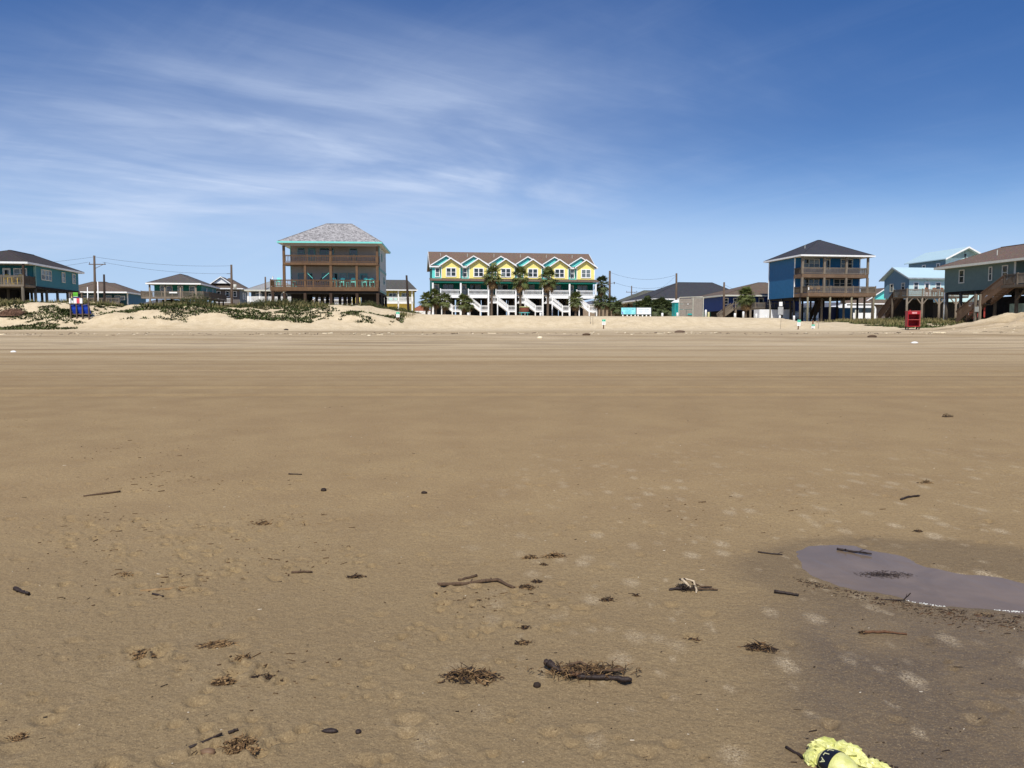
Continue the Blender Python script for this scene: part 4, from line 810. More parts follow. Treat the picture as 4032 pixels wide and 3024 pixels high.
# ---------------------------------------------------------------- vehicles parked behind the tall blue house
def wheel(parent, x, y, z, r):
    w = MB().tube([(x, y - .12, z), (x, y + .12, z)], r, 18).build('wheel', M('tyre_rubber', (34, 34, 36), .8), parent); MB().tube([(x, y - .14, z), (x, y - .121, z)], r * .55, 14).build('rim', M('steel_rim', (170, 172, 176), .4, .05, 3, 'plain', .5, .6), w)
def motorhome(label, x, y, L, g, band):
    c = thing('motorhome', label, 'motorhome', x, y, g, 8.5, 'motorhomes behind the tall blue house', False)
    pr = [(0, .45), (L, .45), (L, 2.5), (L - .25, 3.05), (L - .7, 3.15), (.4, 3.15), (.05, 2.9)]
    MB().xz(pr, 0, 2.4).build('body', M('camper_white', (236, 238, 240), .3, .03, 1, 'plain', .5), c)
    MB().box(.15, L - .35, -.02, 0, band, band + .85).build('window_band', GLASS, c); MB().box(.6, 1.9, -.03, -.0, .9, 1.2).build('locker', TRIMG, c); MB().box(L * .45, L * .45 + .7, -.025, 0, .6, 2.4).build('door', TRIMG, c)
    MB().box(.05, L - .05, -.015, 0, .75, .85).build('stripe', BLACKM, c); MB().box(1.4, 2.3, .8, 1.6, 3.15, 3.4).build('roof_unit', WHITE, c)
    for q in (.22, .72): wheel(c, L * q, .1, .4, .4); wheel(c, L * q, 2.3, .4, .4)
    for q in (.3,): MB().box(L - .02, L + .03, q, q + .3, .8, 1.05).build('headlight', TRIMG, c); MB().box(L - .02, L + .03, 2.1 - q, 2.4 - q, .8, 1.05).build('headlight', TRIMG, c)
motorhome('white motorhome with dark window band behind the middle piles of the tall blue house', 47.6, 133, 6.6, 2.75, 1.9); motorhome('white motorhome with dark window band behind the right pile of the tall blue house', 56.6, 134.5, 7.4, 2.75, 1.9)
c = thing('box_trailer', 'plain white box trailer behind the left piles of the tall blue house', 'trailer', 40.2, 125.5, gz(40.2, 125.5), 8.5, None, False)
MB().box(0, 5.2, 0, 2, .5, 2.2).build('body', M('camper_white', (236, 238, 240)), c); MB().box(-.9, 0, .9, 1.1, .5, .6).build('tow_bar', BLACKM, c); MB().box(1.7, 1.73, -.02, 0, .5, 2.2).build('seam', TRIMG, c); MB().box(3.4, 3.43, -.02, 0, .5, 2.2).build('seam', TRIMG, c); wheel(c, 2.2, .1, .35, .35); wheel(c, 3.0, .1, .35, .35)
h = house('red_brown_building', 'red brown building with white eaves behind the motorhomes', 58, 158); wall(h, 0, 17, 0, 7, 2.8, 6.2, M('barn_red', (150, 58, 50))); hip(h, -.5, 17.5, -.5, 7.5, 6.3, (5, 3.5), (12, 3.5), 7.4, GARR, WHITE, .3)
for x in (1, 5, 9, 13): window(h, 'f', 0, x, x + 1.2, 4.4, 5.7, 1)

# ---------------------------------------------------------------- billboards, enclosure, toilet, bollards
def billboard(label, x, y, mat, title, tmat):
    g = gz(x, y); c = thing('billboard', label, 'billboard', x, y, g, 4, 'pair of billboards on white posts'); z0 = 3.55
    MB().box(-.06, 1.9, .0, .05, z0 - .02, 4.46).build('frame', M('dark_frame', (58, 66, 66), .6), c); MB().box(0, 1.8, -.03, -.002, z0 + .03, 4.38).build('panel', mat, c)
    for q in (.2, .75, 1.25, 1.75): MB().box(q - .07, q + .07, -.02, .08, g - .2, z0 - .03).build('post', WHITE, c)
    if title: text(c, title, .17, (.9, -.034, 4.18), tmat, align='CENTER', ext=.001)
    else: MB().box(.2, 1.6, -.034, -.031, 4.17, 4.24).build('text_line', tmat, c)
    return c
b1 = billboard('pale turquoise billboard with navy lettering behind the sand bank', 13.58, 96, M('turquoise_print', (150, 232, 236), .5, .06), 'Salty Sultan Cottages', M('navy_ink', (36, 70, 130), .5))
NI = M('teal_ink', (60, 160, 190), .5)
for k, (a, b_) in enumerate(((.55, 1.25), (.42, 1.38), (.55, 1.2), (.45, 1.35), (.58, 1.22))): MB().box(a, b_, -.034, -.031, 4.06 - k * .1, 4.09 - k * .1).build('text_line', NI, b1)
MB().xz([(.05, 3.95), (.14, 3.9), (.23, 3.74), (.24, 3.62), (.12, 3.62), (.07, 3.75)], -.034, -.031).build('shell_emblem', M('violet_ink', (130, 124, 200), .5), b1)
MB().tube([(1.62 + .1 * math.cos(t * .7), -.033, 3.72 + .07 * math.sin(t * .7)) for t in range(8)], .012, 5).build('ring_emblem', NI, b1)
b2 = billboard('white billboard with faint grey lettering beside the turquoise billboard', 15.5, 96.13, M('white_print', (238, 244, 246), .5, .03), '', M('faint_ink', (176, 190, 198), .5))
for k, (a, b_) in enumerate(((.3, .75), (1.05, 1.5), (.25, .8), (.95, 1.55), (.45, .7), (1.1, 1.45))): MB().box(a, b_, -.034, -.031, 4.04 - (k // 2) * .15, 4.08 - (k // 2) * .15).build('text_line', M('faint_ink', (176, 190, 198)), b2)
g = gz(21.6, 100); c = thing('mesh_enclosure', 'tall grey mesh enclosure on pipe frame left of royal blue house', 'enclosure', 21.6, 100, g, 4)
MESH = M('grey_shade_cloth', (142, 134, 124), .9, .12, 6); PIPE = M('cream_pipe', (190, 186, 170), .5, .06)
for x in (0, 1.85, 3.2): MB().tube([(x, 0, g - .2), (x, 0, 5.72), (x, 0, 5.78)], .06, 8).build('post', PIPE, c)
MB().tube([(0, 0, 5.7), (.1, 0, 5.82), (3.1, 0, 5.92), (3.2, 0, 5.8)], .05, 8).build('top_pipe', PIPE, c)
for a, b_, z0, z1 in ((.08, 1.78, 5.0, 5.68), (.08, 1.78, 4.3, 4.97), (.1, .95, g, 4.26), (1.0, 1.78, g, 4.26), (1.94, 3.12, g, 5.7)):
    p = MB(); n = 6
    for i in range(n):
        for j in range(n): p.v.append((a + (b_ - a) * i / (n - 1), .02 + .035 * random.random(), z0 + (z1 - z0) * j / (n - 1)))
    for i in range(n - 1):
        for j in range(n - 1): p.f.append((i * n + j, (i + 1) * n + j, (i + 1) * n + j + 1, i * n + j + 1))
    p.build('mesh_panel', MESH, c)
MB().box(1.15, 1.7, -.06, 0, 3.55, 3.75).build('sign_strip', M('teal_plastic', (50, 160, 156), .5), c); MB().box(1.1, 1.25, -.03, 0, 4.92, 5.02).build('tag', WHITE, c)
for x in (.08, 1.78, 3.12): pass
g = gz(21.9, 104); c = thing('portable_toilet', 'teal portable toilet with white domed roof left of mesh enclosure', 'toilet', 21.9, 104, g, 8, None, False)
TPL = M('teal_plastic', (50, 160, 156), .5)
MB().box(0, 1.15, 0, 1.15, .05, 2.05).build('body', TPL, c); MB().box(.12, 1.03, -.03, -.002, .12, 1.95).build('door', M('teal_plastic_dark', (34, 140, 138), .5), c); MB().box(.9, .98, -.06, -.03, .95, 1.1).build('latch', TRIMG, c)
MB().add([(-.12, -.12, 2.05), (1.27, -.12, 2.05), (1.27, 1.27, 2.05), (-.12, 1.27, 2.05), (.25, .25, 2.4), (.9, .25, 2.4), (.9, .9, 2.4), (.25, .9, 2.4)], [(0, 1, 5, 4), (1, 2, 6, 5), (2, 3, 7, 6), (3, 0, 4, 7), (4, 5, 6, 7), (3, 2, 1, 0)]).build('roof', WHITE, c)
BW = [(-9.0, 88), (-5.0, 88.3), (-.4, 91), (3.4, 92), (17.9, 92), (20.0, 93.4), (23.2, 92.5), (26.9, 93.2), (28.0, 93.5), (29.6, 93.6), (30.9, 93.9), (32.6, 94), (34.4, 94.2)]
BLB = ['at the foot of the left short palms', 'below the first townhouse stairs', 'at the foot of the leftmost tall palm', 'left of the round thatched planter', 'below the dark palm thicket', 'left of the portable toilet', 'in front of the mesh enclosure',
       'first right of the mesh enclosure', 'tallest one left of the royal blue house stairs', 'in front of the royal blue house stairs', 'left of the lone palm by the blue house', 'in front of the lone palm by the blue house', 'nearest the tall blue house']
for i, (x, y) in enumerate(BW):
    g = gz(x, y, True); t = (.35, .35, .4, .3, .3, .3, .75, .4, .62, .45, .4, .45, .45)[i]
    o = MB().tube([(0, 0, -.3), (0, 0, t * .85), (0, 0, t * .95), (0, 0, t)], [.13, .13, .11, .05], 10).build('bollard', WHITE, None, True); o.location = (x, y, g + (.25 if y > 90 else 0.1)); tag(o, 'short white bollard ' + BLB[i], 'bollard', 'white bollards along the sand bank')
c = thing('tub_planter', 'round tub with wicker sides and pale rim on aqua legs under townhouse balcony', 'planter', 1.9, 117.5, gz(1.9, 117.5), 0, None, False)
MB().tube([(0, 0, .75), (0, 0, 1.2), (0, 0, 1.55)], [.62, .72, .74], 16).build('tub', M('wicker_red', (130, 74, 56), .8, .35, 14), c); MB().tube([(0, 0, 1.55), (0, 0, 1.63)], [.82, .8], 16).build('rim', M('pale_lime', (214, 220, 150), .6), c)
for a in range(4): MB().tube([(.7 * math.cos(a * 1.571 + .8), .7 * math.sin(a * 1.571 + .8), 0), (.6 * math.cos(a * 1.571 + .8), .6 * math.sin(a * 1.571 + .8), .78)], .05, 6).build('leg', ACB, c)
MB().tube([(0, 0, .68), (0, 0, .76)], .85, 16).build('stand_top', ACB, c)

# ---------------------------------------------------------------- utility poles and lines
def pole(label, x, y, top, r=.14, lean=0., arm=None, dark=False, mat=None, group='wooden utility poles', name='utility_pole'):
    g = gz(x, y); c = thing(name, label, 'pole', x, y, g, 0, group)
    MB().tube([(0, 0, g - .3), (lean * .5, 0, (g + top) / 2), (lean, 0, top)], [r * 1.15, r, r * .8], 10).build('shaft', mat or POLEW, c, True)
    if arm:
        za, w, off = arm; MB().bar((lean * .8 - w / 2 + off, -.1, za), (lean * .8 + w / 2 + off, -.1, za), .1, .12).build('crossarm', POLEW, c)
        MB().bar((lean * .8, -.1, za - .7), (lean * .8 + w / 3 + off, -.1, za - .05), .05, .06).build('arm_brace', POLEW, c)
        for s in (-1, 1): MB().tube([(lean * .8 + s * (w / 2 - .12) + off, -.1, za + .06), (lean * .8 + s * (w / 2 - .12) + off, -.1, za + .34)], [.05, .04], 6).build('insulator', GREYD, c)
    return c
PD = M('creosote_wood', (58, 48, 42), .9, .3, 2, 'wood')
pole('tall utility pole with crossarm right of the far-left teal house', -64.7, 120, 13.1, .19, .15, (11.75, 2.6, .5))
pole('dark utility pole right of the tall crossarm pole at left', -62.2, 118, 10.07, .17, .1, None, mat=PD)
pole('thin white pole just right of the tall crossarm pole', -63.15, 118, 9.0, .08, .05, None, mat=TWH, group='thin white poles', name='conduit_pole'); pole('shorter thin white pole just left of the tall crossarm pole', -64.2, 117, 8.1, .07, .05, None, mat=TWH, group='thin white poles', name='conduit_pole')
c = pole('utility pole with round transformer in front of the taupe gabled house', -46.4, 128, 12.37, .2, .1)
MB().tube([(.62, 0, 8.4), (.62, 0, 9.15)], .26, 14).build('transformer', TRIMG, c, True); MB().bar((.1, 0, 8.9), (.5, 0, 8.9), .1, .1).build('bracket', GREYD, c); MB().bar((-.7, 0, 10.9), (.1, 0, 10.9), .08, .08).build('bracket', GREYD, c)
pole('short distant utility pole top above the white porch house', -47.75, 150, 11.9, .17)
pole('leaning dark utility pole between brown-decked house and townhouses', -12.95, 97, 8.45, .15, -.25, None, mat=PD)
c = pole('pale utility pole right of the townhouse row', 16.15, 128, 11.37, .2, 0); MB().bar((.1, 0, 9.3), (.7, 0, 9.4), .07, .07).build('bracket', GREYD, c); MB().tube([(.75, 0, 9.2), (.75, 0, 9.55)], .07, 8).build('insulator', GREYD, c)
pole('distant T-shaped utility pole with wide crossarm behind the billboards', 29.35, 190, 12.45, .16, 0, (10.9, 2.7, 0)); pole('utility pole in front of the wide black roof', 29.75, 140, 11.85, .2, -.05); pole('utility pole in front of the yellow gable left of royal blue house', 35.1, 128, 9.5, .18, -.05)
def wire(label, pts, sag):
    p = Vector(pts[0]); q = Vector(pts[1]); P = [p + (q - p) * t + Vector((0, 0, -sag * 4 * t * (1 - t))) for t in [i / 16 for i in range(17)]]
    o = MB().tube(P, .016, 4, False).build('power_line', M('wire_black', (60, 62, 66), .6)); tag(o, label, 'wire', 'overhead power lines')
wire('upper overhead line from crossarm pole to transformer pole', ((-64.5, 120, 12.9), (-46.3, 128, 12.2)), .5); wire('lower overhead line from crossarm pole to transformer pole', ((-63.3, 120, 12.1), (-47, 128, 10.9)), .5)
wire('upper overhead line leaving the frame from crossarm pole', ((-64.6, 120, 12.9), (-92, 119, 11.6)), .7); wire('lower overhead line leaving the frame from crossarm pole', ((-65.5, 120, 12.1), (-92, 119, 10.2)), .7)
wire('upper overhead line right of the townhouse pole', ((16.2, 128, 11.1), (29.7, 140, 11.6)), 1.0); wire('lower overhead line right of the townhouse pole', ((16.8, 128, 9.5), (29.7, 140, 10.1)), 1.0)
wire('overhead line from the T-shaped pole to the black roof pole', ((30.4, 190, 11.2), (29.7, 140, 11.5)), 1.6); wire('overhead line from the yellow gable pole to the royal blue house', ((35.1, 128, 9.1), (41, 131, 7.7)), .3)

# ---------------------------------------------------------------- palms, shrubs, dune plants
LEAF = M('palm_leaf', (96, 104, 56), .55, .45, 1.5, 'leaf'); DEAD = M('dead_palm_leaf', (122, 98, 66), .8, .4, 1.5, 'leaf'); BARK = M('palm_bark', (104, 90, 76), .95, .4, 4, 'wood'); DLEAF = M('dark_palm_leaf', (78, 88, 52), .55, .45, 1.5, 'leaf')
def frond(mb, base, az, el, L, fan, rnd, droop=.35):
    d = Vector((math.cos(az) * math.cos(el), math.sin(az) * math.cos(el), math.sin(el))); side = Vector((-math.sin(az), math.cos(az), 0)); up = side.cross(d) * -1
    tip = base + d * L + Vector((0, 0, -droop * L * .5)); mb.bar(base, tip, .035, .03)
    n = 15; d2 = (d + Vector((0, 0, -droop))).normalized(); nrm = d2.cross(side).normalized()
    for k in range(n):
        a = (k / (n - 1) - .5) * 3.7; ln = fan * (.78 + .22 * math.cos(a * .7)) * rnd.uniform(.85, 1.1)
        v = (d2 * math.cos(a) + side * math.sin(a)).normalized(); s = v.cross(nrm).normalized()
        m1 = tip + v * ln * .55 + nrm * rnd.uniform(-.06, .06) * fan; e = tip + v * ln + Vector((0, 0, -rnd.uniform(.15, .5) * ln * (.5 + droop)))
        w = fan * .075
        mb.add([tip - s * w * .35, tip + s * w * .35, m1 + s * w, m1 - s * w, e], [(0, 1, 2, 3), (3, 2, 4)])
def palm(label, x, y, top, crown, n=46, fan=.75, lean=(0, 0), group='palms', skirt=16, trunk_r=.16, name='palm_tree', leaf=None, seed=0, stemh=None):
    rnd = random.Random(seed + int(abs(x) * 31)); g = gz(x, y); c = thing(name, label, 'palm', x, y, g, rnd.uniform(0, 360) * 0, group, False); H = top - g - crown * .75
    P = [(lean[0] * t * t, lean[1] * t * t, -.3 + (H + .3) * t) for t in [i / 9 for i in range(10)]]
    MB().tube(P, [trunk_r * (1.25 - .35 * t + .06 * rnd.uniform(-1, 1)) for t in [i / 9 for i in range(10)]], 10).build('trunk', BARK, c, True)
    b = Vector(P[-1]); mb = MB(); dm = MB()
    for i in range(n):
        az = i * 2.39996 + rnd.uniform(-.3, .3); u = (i + .5) / n; el = R(82) - u * R(120) + rnd.uniform(-.12, .12)
        frond(mb, b + Vector((0, 0, rnd.uniform(-.15, .15) * crown)), az, el, crown * rnd.uniform(.45, .7), fan * rnd.uniform(.85, 1.1), rnd, .15 + .45 * u)
    mb.build('crown', leaf or LEAF, c)
    for i in range(skirt):
        az = i * 2.39996 + 1; frond(dm, b + Vector((0, 0, -.15 * crown - rnd.uniform(0, .35) * crown)), az, R(-48) + rnd.uniform(-.35, .25), crown * .4, fan * .8, rnd, .6)
    if skirt: dm.build('dead_fronds', DEAD, c)
    return c
palm('leftmost of the three tall palms in front of the townhouses', -3.15, 119, 11.6, 1.9, 36, .92, (.15, 0), 'tall palms before the townhouses', 14, .17, seed=1)
palm('middle one of the three tall palms in front of the townhouses', 1.3, 120, 11.3, 1.9, 35, .92, (.0, 0), 'tall palms before the townhouses', 14, .17, seed=2)
palm('rightmost of the three tall palms in front of the townhouses', 5.6, 121, 11.2, 1.95, 36, .94, (.1, 0), 'tall palms before the townhouses', 16, .17, seed=3)
palm('short bushy palm at the left corner of the townhouses', -13.0, 117.5, 7.2, 1.35, 44, .7, (.0, 0), 'short palms beside the townhouses', 10, seed=4)
palm('short palm second from left at the townhouse corner', -11.7, 118.4, 7.75, 1.4, 46, .72, (-.1, 0), 'short palms beside the townhouses', 10, seed=5)
palm('short palm third from left beside first townhouse stairs', -10.3, 118, 7.2, 1.3, 42, .7, (.1, 0), 'short palms beside the townhouses', 10, seed=6)
palm('short palm before the second townhouse', -7.4, 118, 7.0, 1.3, 46, .72, (0, 0), 'short palms beside the townhouses', 10, seed=7); palm('slim short palm just right of the palm before the second townhouse', -6.6, 118.3, 6.4, 1.0, 30, .6, (.05, 0), 'short palms beside the townhouses', 6, .1, seed=8)
palm('short palm before the sixth townhouse stairs', 9.9, 120, 7.4, 1.35, 50, .75, (0, 0), 'short palms beside the townhouses', 12, seed=9)
palm('tall ragged dark palm right of the townhouse row', 15.1, 131, 10.6, 1.7, 48, .8, (.1, 0), 'palms right of the townhouses', 26, .17, leaf=DLEAF, seed=10)
palm('short palm leftmost right of the townhouse row', 14.2, 128, 7.2, 1.1, 34, .6, (0, 0), 'palms right of the townhouses', 12, .13, leaf=DLEAF, seed=11); palm('short palm middle right of the townhouse row', 15.3, 127, 7.25, 1.15, 34, .62, (0, 0), 'palms right of the townhouses', 12, .13, leaf=DLEAF, seed=12)
palm('short palm by the pale pole right of the townhouse row', 16.6, 127, 7.0, 1.1, 34, .6, (0, 0), 'palms right of the townhouses', 12, .13, leaf=DLEAF, seed=13)
palm('low palm just left of the billboards', 16.0, 117, 5.9, 1.2, 40, .65, (0, 0), 'low palms behind the billboards', 8, .15, leaf=DLEAF, seed=14)
for i, (x, t) in enumerate(((18.6, 5.8), (19.6, 6.2), (20.8, 5.9), (21.8, 6.2), (22.6, 5.7))):
    palm(('leftmost low palm of the dark thicket right of the billboards', 'second low palm of the dark thicket right of the billboards', 'middle low palm of the dark thicket right of the billboards', 'fourth low palm of the dark thicket right of the billboards', 'low palm at the right end of the thicket by the portable toilet')[i], x, 112 + .4 * (i % 2), t, 1.4, 48, .78, (0, 0), 'thicket of low palms', 18, .16, leaf=DLEAF, seed=20 + i)
palm('lone bushy palm left of the tall blue house', 35.7, 118, 7.95, 1.6, 64, .85, (0, 0), 'lone palm', 26, .17, seed=30)

SHR = M('olive_shrub', (78, 84, 50), .85, .4, 2, 'leaf'); GRS = M('dune_grass_green', (80, 90, 48), .85, .45, 1.2, 'leaf'); STRAW = M('dry_grass', (132, 122, 80), .85, .4, 1.2, 'leaf')
def shrub(label, x, y, w, d, hgt, n, mat, seed, name='dune_shrub', group='dune shrubs', cat='shrub'):
    rnd = random.Random(seed); c = thing(name, label, cat, x, y, gz(x, y), 0, group, False); mb = MB(); st = MB(); g0 = gz(x, y)
    for i in range(n):
        a = rnd.uniform(0, 6.283); r = math.sqrt(rnd.random()); px_, py_ = math.cos(a) * r * w, math.sin(a) * r * d
        zt = gz(x + px_, y + py_) - g0; hh = hgt * (1 - .65 * r * r) * rnd.uniform(.35, 1.08)
        b0 = Vector((px_, py_, zt - .05)); t0 = b0 + Vector((rnd.uniform(-.22, .22), rnd.uniform(-.2, .2), hh))
        if i % 5 == 0: st.bar(b0, t0, .015, .015)
        for k in range(4):
            q = b0.lerp(t0, rnd.uniform(.35, 1)); v = Vector((rnd.uniform(-1, 1), rnd.uniform(-1, 1), rnd.uniform(.1, 1.2))).normalized() * rnd.uniform(.08, .22); s = v.cross(Vector((rnd.random(), rnd.random(), rnd.random()))).normalized() * .028
            mb.add([q - s, q + s, q + v + s * .3, q + v - s * .3], [(0, 1, 2, 3)])
    mb.build('foliage', mat, c); st.build('stems', STRAW, c)
for i, a in enumerate(((-32.6, 80.2, 2.2, 1.5, 1.15, 900), (-36.5, 82.2, 2.8, 1.2, .6, 500), (-26.0, 81.5, 2.6, 1.2, .7, 600), (-22.6, 82, 2.6, 1.1, .75, 600), (-19.6, 83.2, 2.2, .9, .5, 350), (-15.2, 83.4, 1.6, .8, .75, 380), (-12.2, 84.2, 1.9, .9, .6, 420), (-40.0, 82, 1.8, .8, .5, 300), (51.5, 84, 2.6, 1.5, .65, 500), (44.2, 87, 2.6, 1.4, .6, 420))):
    shrub(('large rounded olive shrub on the dune below the transformer pole', 'low dark shrub on the dune below the green stilt house', 'green shrub below the left end of the brown-decked house', 'olive shrub below the second pile of the brown-decked house', 'low shrub below the middle of the brown-decked house', 'dry topped shrub below the right end of the brown-decked house', 'dark shrub at the foot of the leaning pole', 'low shrub left of the green stilt house', 'green shrub right of the red cabinet', 'green shrub at the foot of the tall blue house right pile')[i], *a[:5], a[5], SHR, 40 + i)
def ground_cover(name, label, cat, n, regions, seed, mat, lf, up):
    rnd = np.random.RandomState(seed); V = []; F = []
    for x0, x1, y0, y1, thr, frac in regions:
        m = int(n * frac); x = x0 + (x1 - x0) * rnd.rand(m); y = y0 + (y1 - y0) * rnd.rand(m) + .09 * x
        mask = fbm(x * .28, y * .55, 91, 4) + .25 * fbm(x * 1.6, y * 2.2, 95, 2); edge = np.minimum(np.minimum(x - x0, x1 - x) / 4, 1) * .2 - .2 + np.minimum((y - .09 * x - y0) / 3.5, 1) * .28 - .28
        k = (mask + edge) > thr; x = x[k]; y = y[k]; z = ground(x, y, True)
        a = rnd.rand(len(x)) * 6.283; L = lf[0] + (lf[1] - lf[0]) * rnd.rand(len(x)); el = up[0] + (up[1] - up[0]) * rnd.rand(len(x)); wd = L * lf[2]
        for i in range(len(x)):
            ca, sa = math.cos(a[i]), math.sin(a[i]); ce, se = math.cos(el[i]), math.sin(el[i]); l = L[i]; w = wd[i]; o = len(V); zb = z[i] - .02
            V += [(x[i] - sa * w, y[i] + ca * w, zb), (x[i] + sa * w, y[i] - ca * w, zb), (x[i] + ca * ce * l + sa * w * .5, y[i] + sa * ce * l - ca * w * .5, zb + se * l), (x[i] + ca * ce * l - sa * w * .5, y[i] + sa * ce * l + ca * w * .5, zb + se * l)]; F.append((o, o + 1, o + 2, o + 3))
    me = bpy.data.meshes.new(name); me.from_pydata(V, [], F); me.materials.append(mat); o = bpy.data.objects.new(name, me); COL.objects.link(o); tag(o, label, cat, kind='stuff')
ground_cover('dune_vines', 'creeping green dune vines and grass over the pale dunes', 'dune plants', 190000, [(-66, -40, 74.2, 88, -.155, .36), (-44, -11, 76.4, 88, -.15, .42), (36, 56, 71, 90, -.22, .24)], 3, GRS, (.07, .24, .3), (.15, 1.0))
ground_cover('dry_dune_grass', 'thin dry grass stems on the dune tops', 'dune grass', 46000, [(-66, -10, 80, 88, -.08, .7), (36, 56, 73, 92, -.2, .3)], 9, STRAW, (.15, .5, .05), (.8, 1.5))

# heap of dead brush at far left
hp = MB(); rnd = random.Random(4)
for i in range(1500):
    a = rnd.uniform(0, 6.283); r = math.sqrt(rnd.random()); x, y = math.cos(a) * r * 1.35, math.sin(a) * r * .8; z = .62 * (1 - r * r) * rnd.uniform(.2, 1)
    v = Vector((rnd.uniform(-1, 1), rnd.uniform(-1, 1), rnd.uniform(-.4, .5))).normalized() * rnd.uniform(.1, .32); hp.bar((x, y, z), Vector((x, y, z)) + v, .02, .015)
core = [(0, 0, .5)]; ring = 14
for j, (rr, zz2) in enumerate(((.55, .42), (.9, .2), (1.15, -.15))):
    for k in range(ring): core.append((1.3 * rr * math.cos(k * 6.283 / ring), .75 * rr * math.sin(k * 6.283 / ring), zz2))
cf = [(0, 1 + k, 1 + (k + 1) % ring) for k in range(ring)] + [(1 + j * ring + k, 1 + (j + 1) * ring + k, 1 + (j + 1) * ring + (k + 1) % ring, 1 + j * ring + (k + 1) % ring) for j in range(2) for k in range(ring)]
o = hp.add(core, cf).build('brush_heap', M('dead_brush', (112, 84, 66), .9, .4, 5)); o.location = (-48.2, 74.6, gz(-48.2, 74.6) + .02); tag(o, 'brown heap of dead brush and seaweed at far left below the dune', 'heap')

# ---------------------------------------------------------------- beach signs, barrels, red cabinet
MINT = M('mint_print', (110, 214, 180), .5, .05); DGN = M('dark_green_print', (40, 110, 80), .5, .05)
def beach_sign(label, x, y, hp_, w=.33, ph=.5, low=False, lean=0.):
    g = gz(x, y, True); c = thing('beach_sign', label, 'sign', x, y, g, 4, 'small mint and white beach signs', False); c.rotation_euler = (0, R(lean), R(4)); zt = hp_
    MB().tube([(0, 0, -.2), (0, 0, zt - (.02 if not low else -.38))], .055 if not low else .07, 10).build('post', M('rusty_post', (118, 80, 56), .9, .4, 5), c, True)
    MB().box(-w / 2, w / 2, -.085, -.06, zt - ph, zt).build('panel', WHITE, c); MB().box(-w / 2, w / 2, -.09, -.086, zt - ph * .38, zt).build('header', MINT, c)
    MB().box(-w * .4, -w * .2, -.094, -.091, zt - ph * .28, zt - ph * .1).build('emblem', DGN, c); MB().box(w * .12, w * .38, -.094, -.091, zt - ph * .28, zt - ph * .1).build('emblem', DGN, c)
    for k in range(3): MB().box(-w * .32, w * .32, -.089, -.086, zt - ph * (.55 + .13 * k), zt - ph * (.51 + .13 * k)).build('text_line', TRIMG, c)
beach_sign('mint and white sign on brown post left of the townhouses', -11.45, 77.5, .9, .35, .52); beach_sign('mint and white sign on rusty post below the right townhouses', 9.2, 77.5, .95, .36, .55)
beach_sign('leaning mint and white sign at the left front corner of the tall blue house', 28.0, 75.5, .95, .34, .6, False, 3); beach_sign('low mint and white sign on red-topped post before the tall blue house', 29.55, 75.8, .45, .34, .38, True)
for i, (x, y, hh, ln) in enumerate(((8.1, 80, .95, .02), (8.35, 79.6, .9, -.02), (26.6, 76.5, .95, .06), (30.6, 77, 1.0, .0))):
    o = MB().tube([(0, 0, -.2), (ln, 0, hh)], .02, 6).build('wooden_stake', GREYW); o.location = (x, y, gz(x, y, True)); tag(o, ('left thin stake in the sand bank left of the mint sign below townhouses', 'right thin stake in the sand bank left of the mint sign below townhouses', 'thin stake left of the leaning mint sign', 'thin stake right of the low red-topped sign')[i], 'stake', 'thin stakes in the sand')
# barrel rack
YB = 73.2; rx = -41.8; g = gz(-41.0, YB, True) ; c = thing('barrel_rack', 'wooden post rack with small signs holding three blue barrels', 'rack', rx, YB, g, 0, None, False)
TH = 2.45
xs = (0, .56, 1.12, 1.72)
for i, x in enumerate(xs): MB().box(x - .055, x + .055, -.06, .06, -.3, (2.35, 1.45, 2.35, 1.95)[i]).build('post', POLEW, c)
MB().box(-.1, 1.25, -.07, .07, 2.36, 2.47).build('top_beam', POLEW, c); MB().box(-.1, 1.8, .07, .12, 1.3, 1.4).build('rail', POLEW, c); MB().box(-.1, 1.8, .07, .12, .38, .46).build('rail', POLEW, c)
pn = MB().box(-.07, 1.18, -.09, -.065, 1.43, 1.92).build('sign_panel', WHITE, c); MB().box(.08, .35, -.095, -.092, 1.44, 1.91).build('picture', M('dark_green_picture', (40, 66, 52), .5), pn); MB().xz([(.12, 1.5), (.2, 1.85), (.26, 1.6), (.32, 1.75), (.33, 1.48)], -.099, -.096).build('pelican_shape', WHITE, pn)
MB().box(.64, .92, -.095, -.092, 1.44, 1.91).build('red_notice', M('red_notice_print', (214, 44, 60), .5, .05), pn)
for k in range(3): MB().box(.68, .88, -.099, -.096, 1.52 + k * .12, 1.56 + k * .12).build('text_line', M('pink_print', (244, 150, 160), .5), pn)
gs = MB().box(.34, .78, -.1, -.075, 2.06, 2.46).build('green_sign', M('lime_print', (120, 206, 64), .5, .05), c)
for k in range(2): MB().box(.36, .76, -.106, -.102, 2.14 + k * .14, 2.19 + k * .14).build('dark_stripe', M('forest_print', (30, 100, 24), .5), gs)
MB().box(.36, .76, -.106, -.102, 2.07, 2.1).build('text_line', WHITE, gs); MB().box(.28, .95, -.08, -.066, 1.95, 2.05).build('small_plate', M('dim_blue_plate', (60, 60, 110), .5), c)
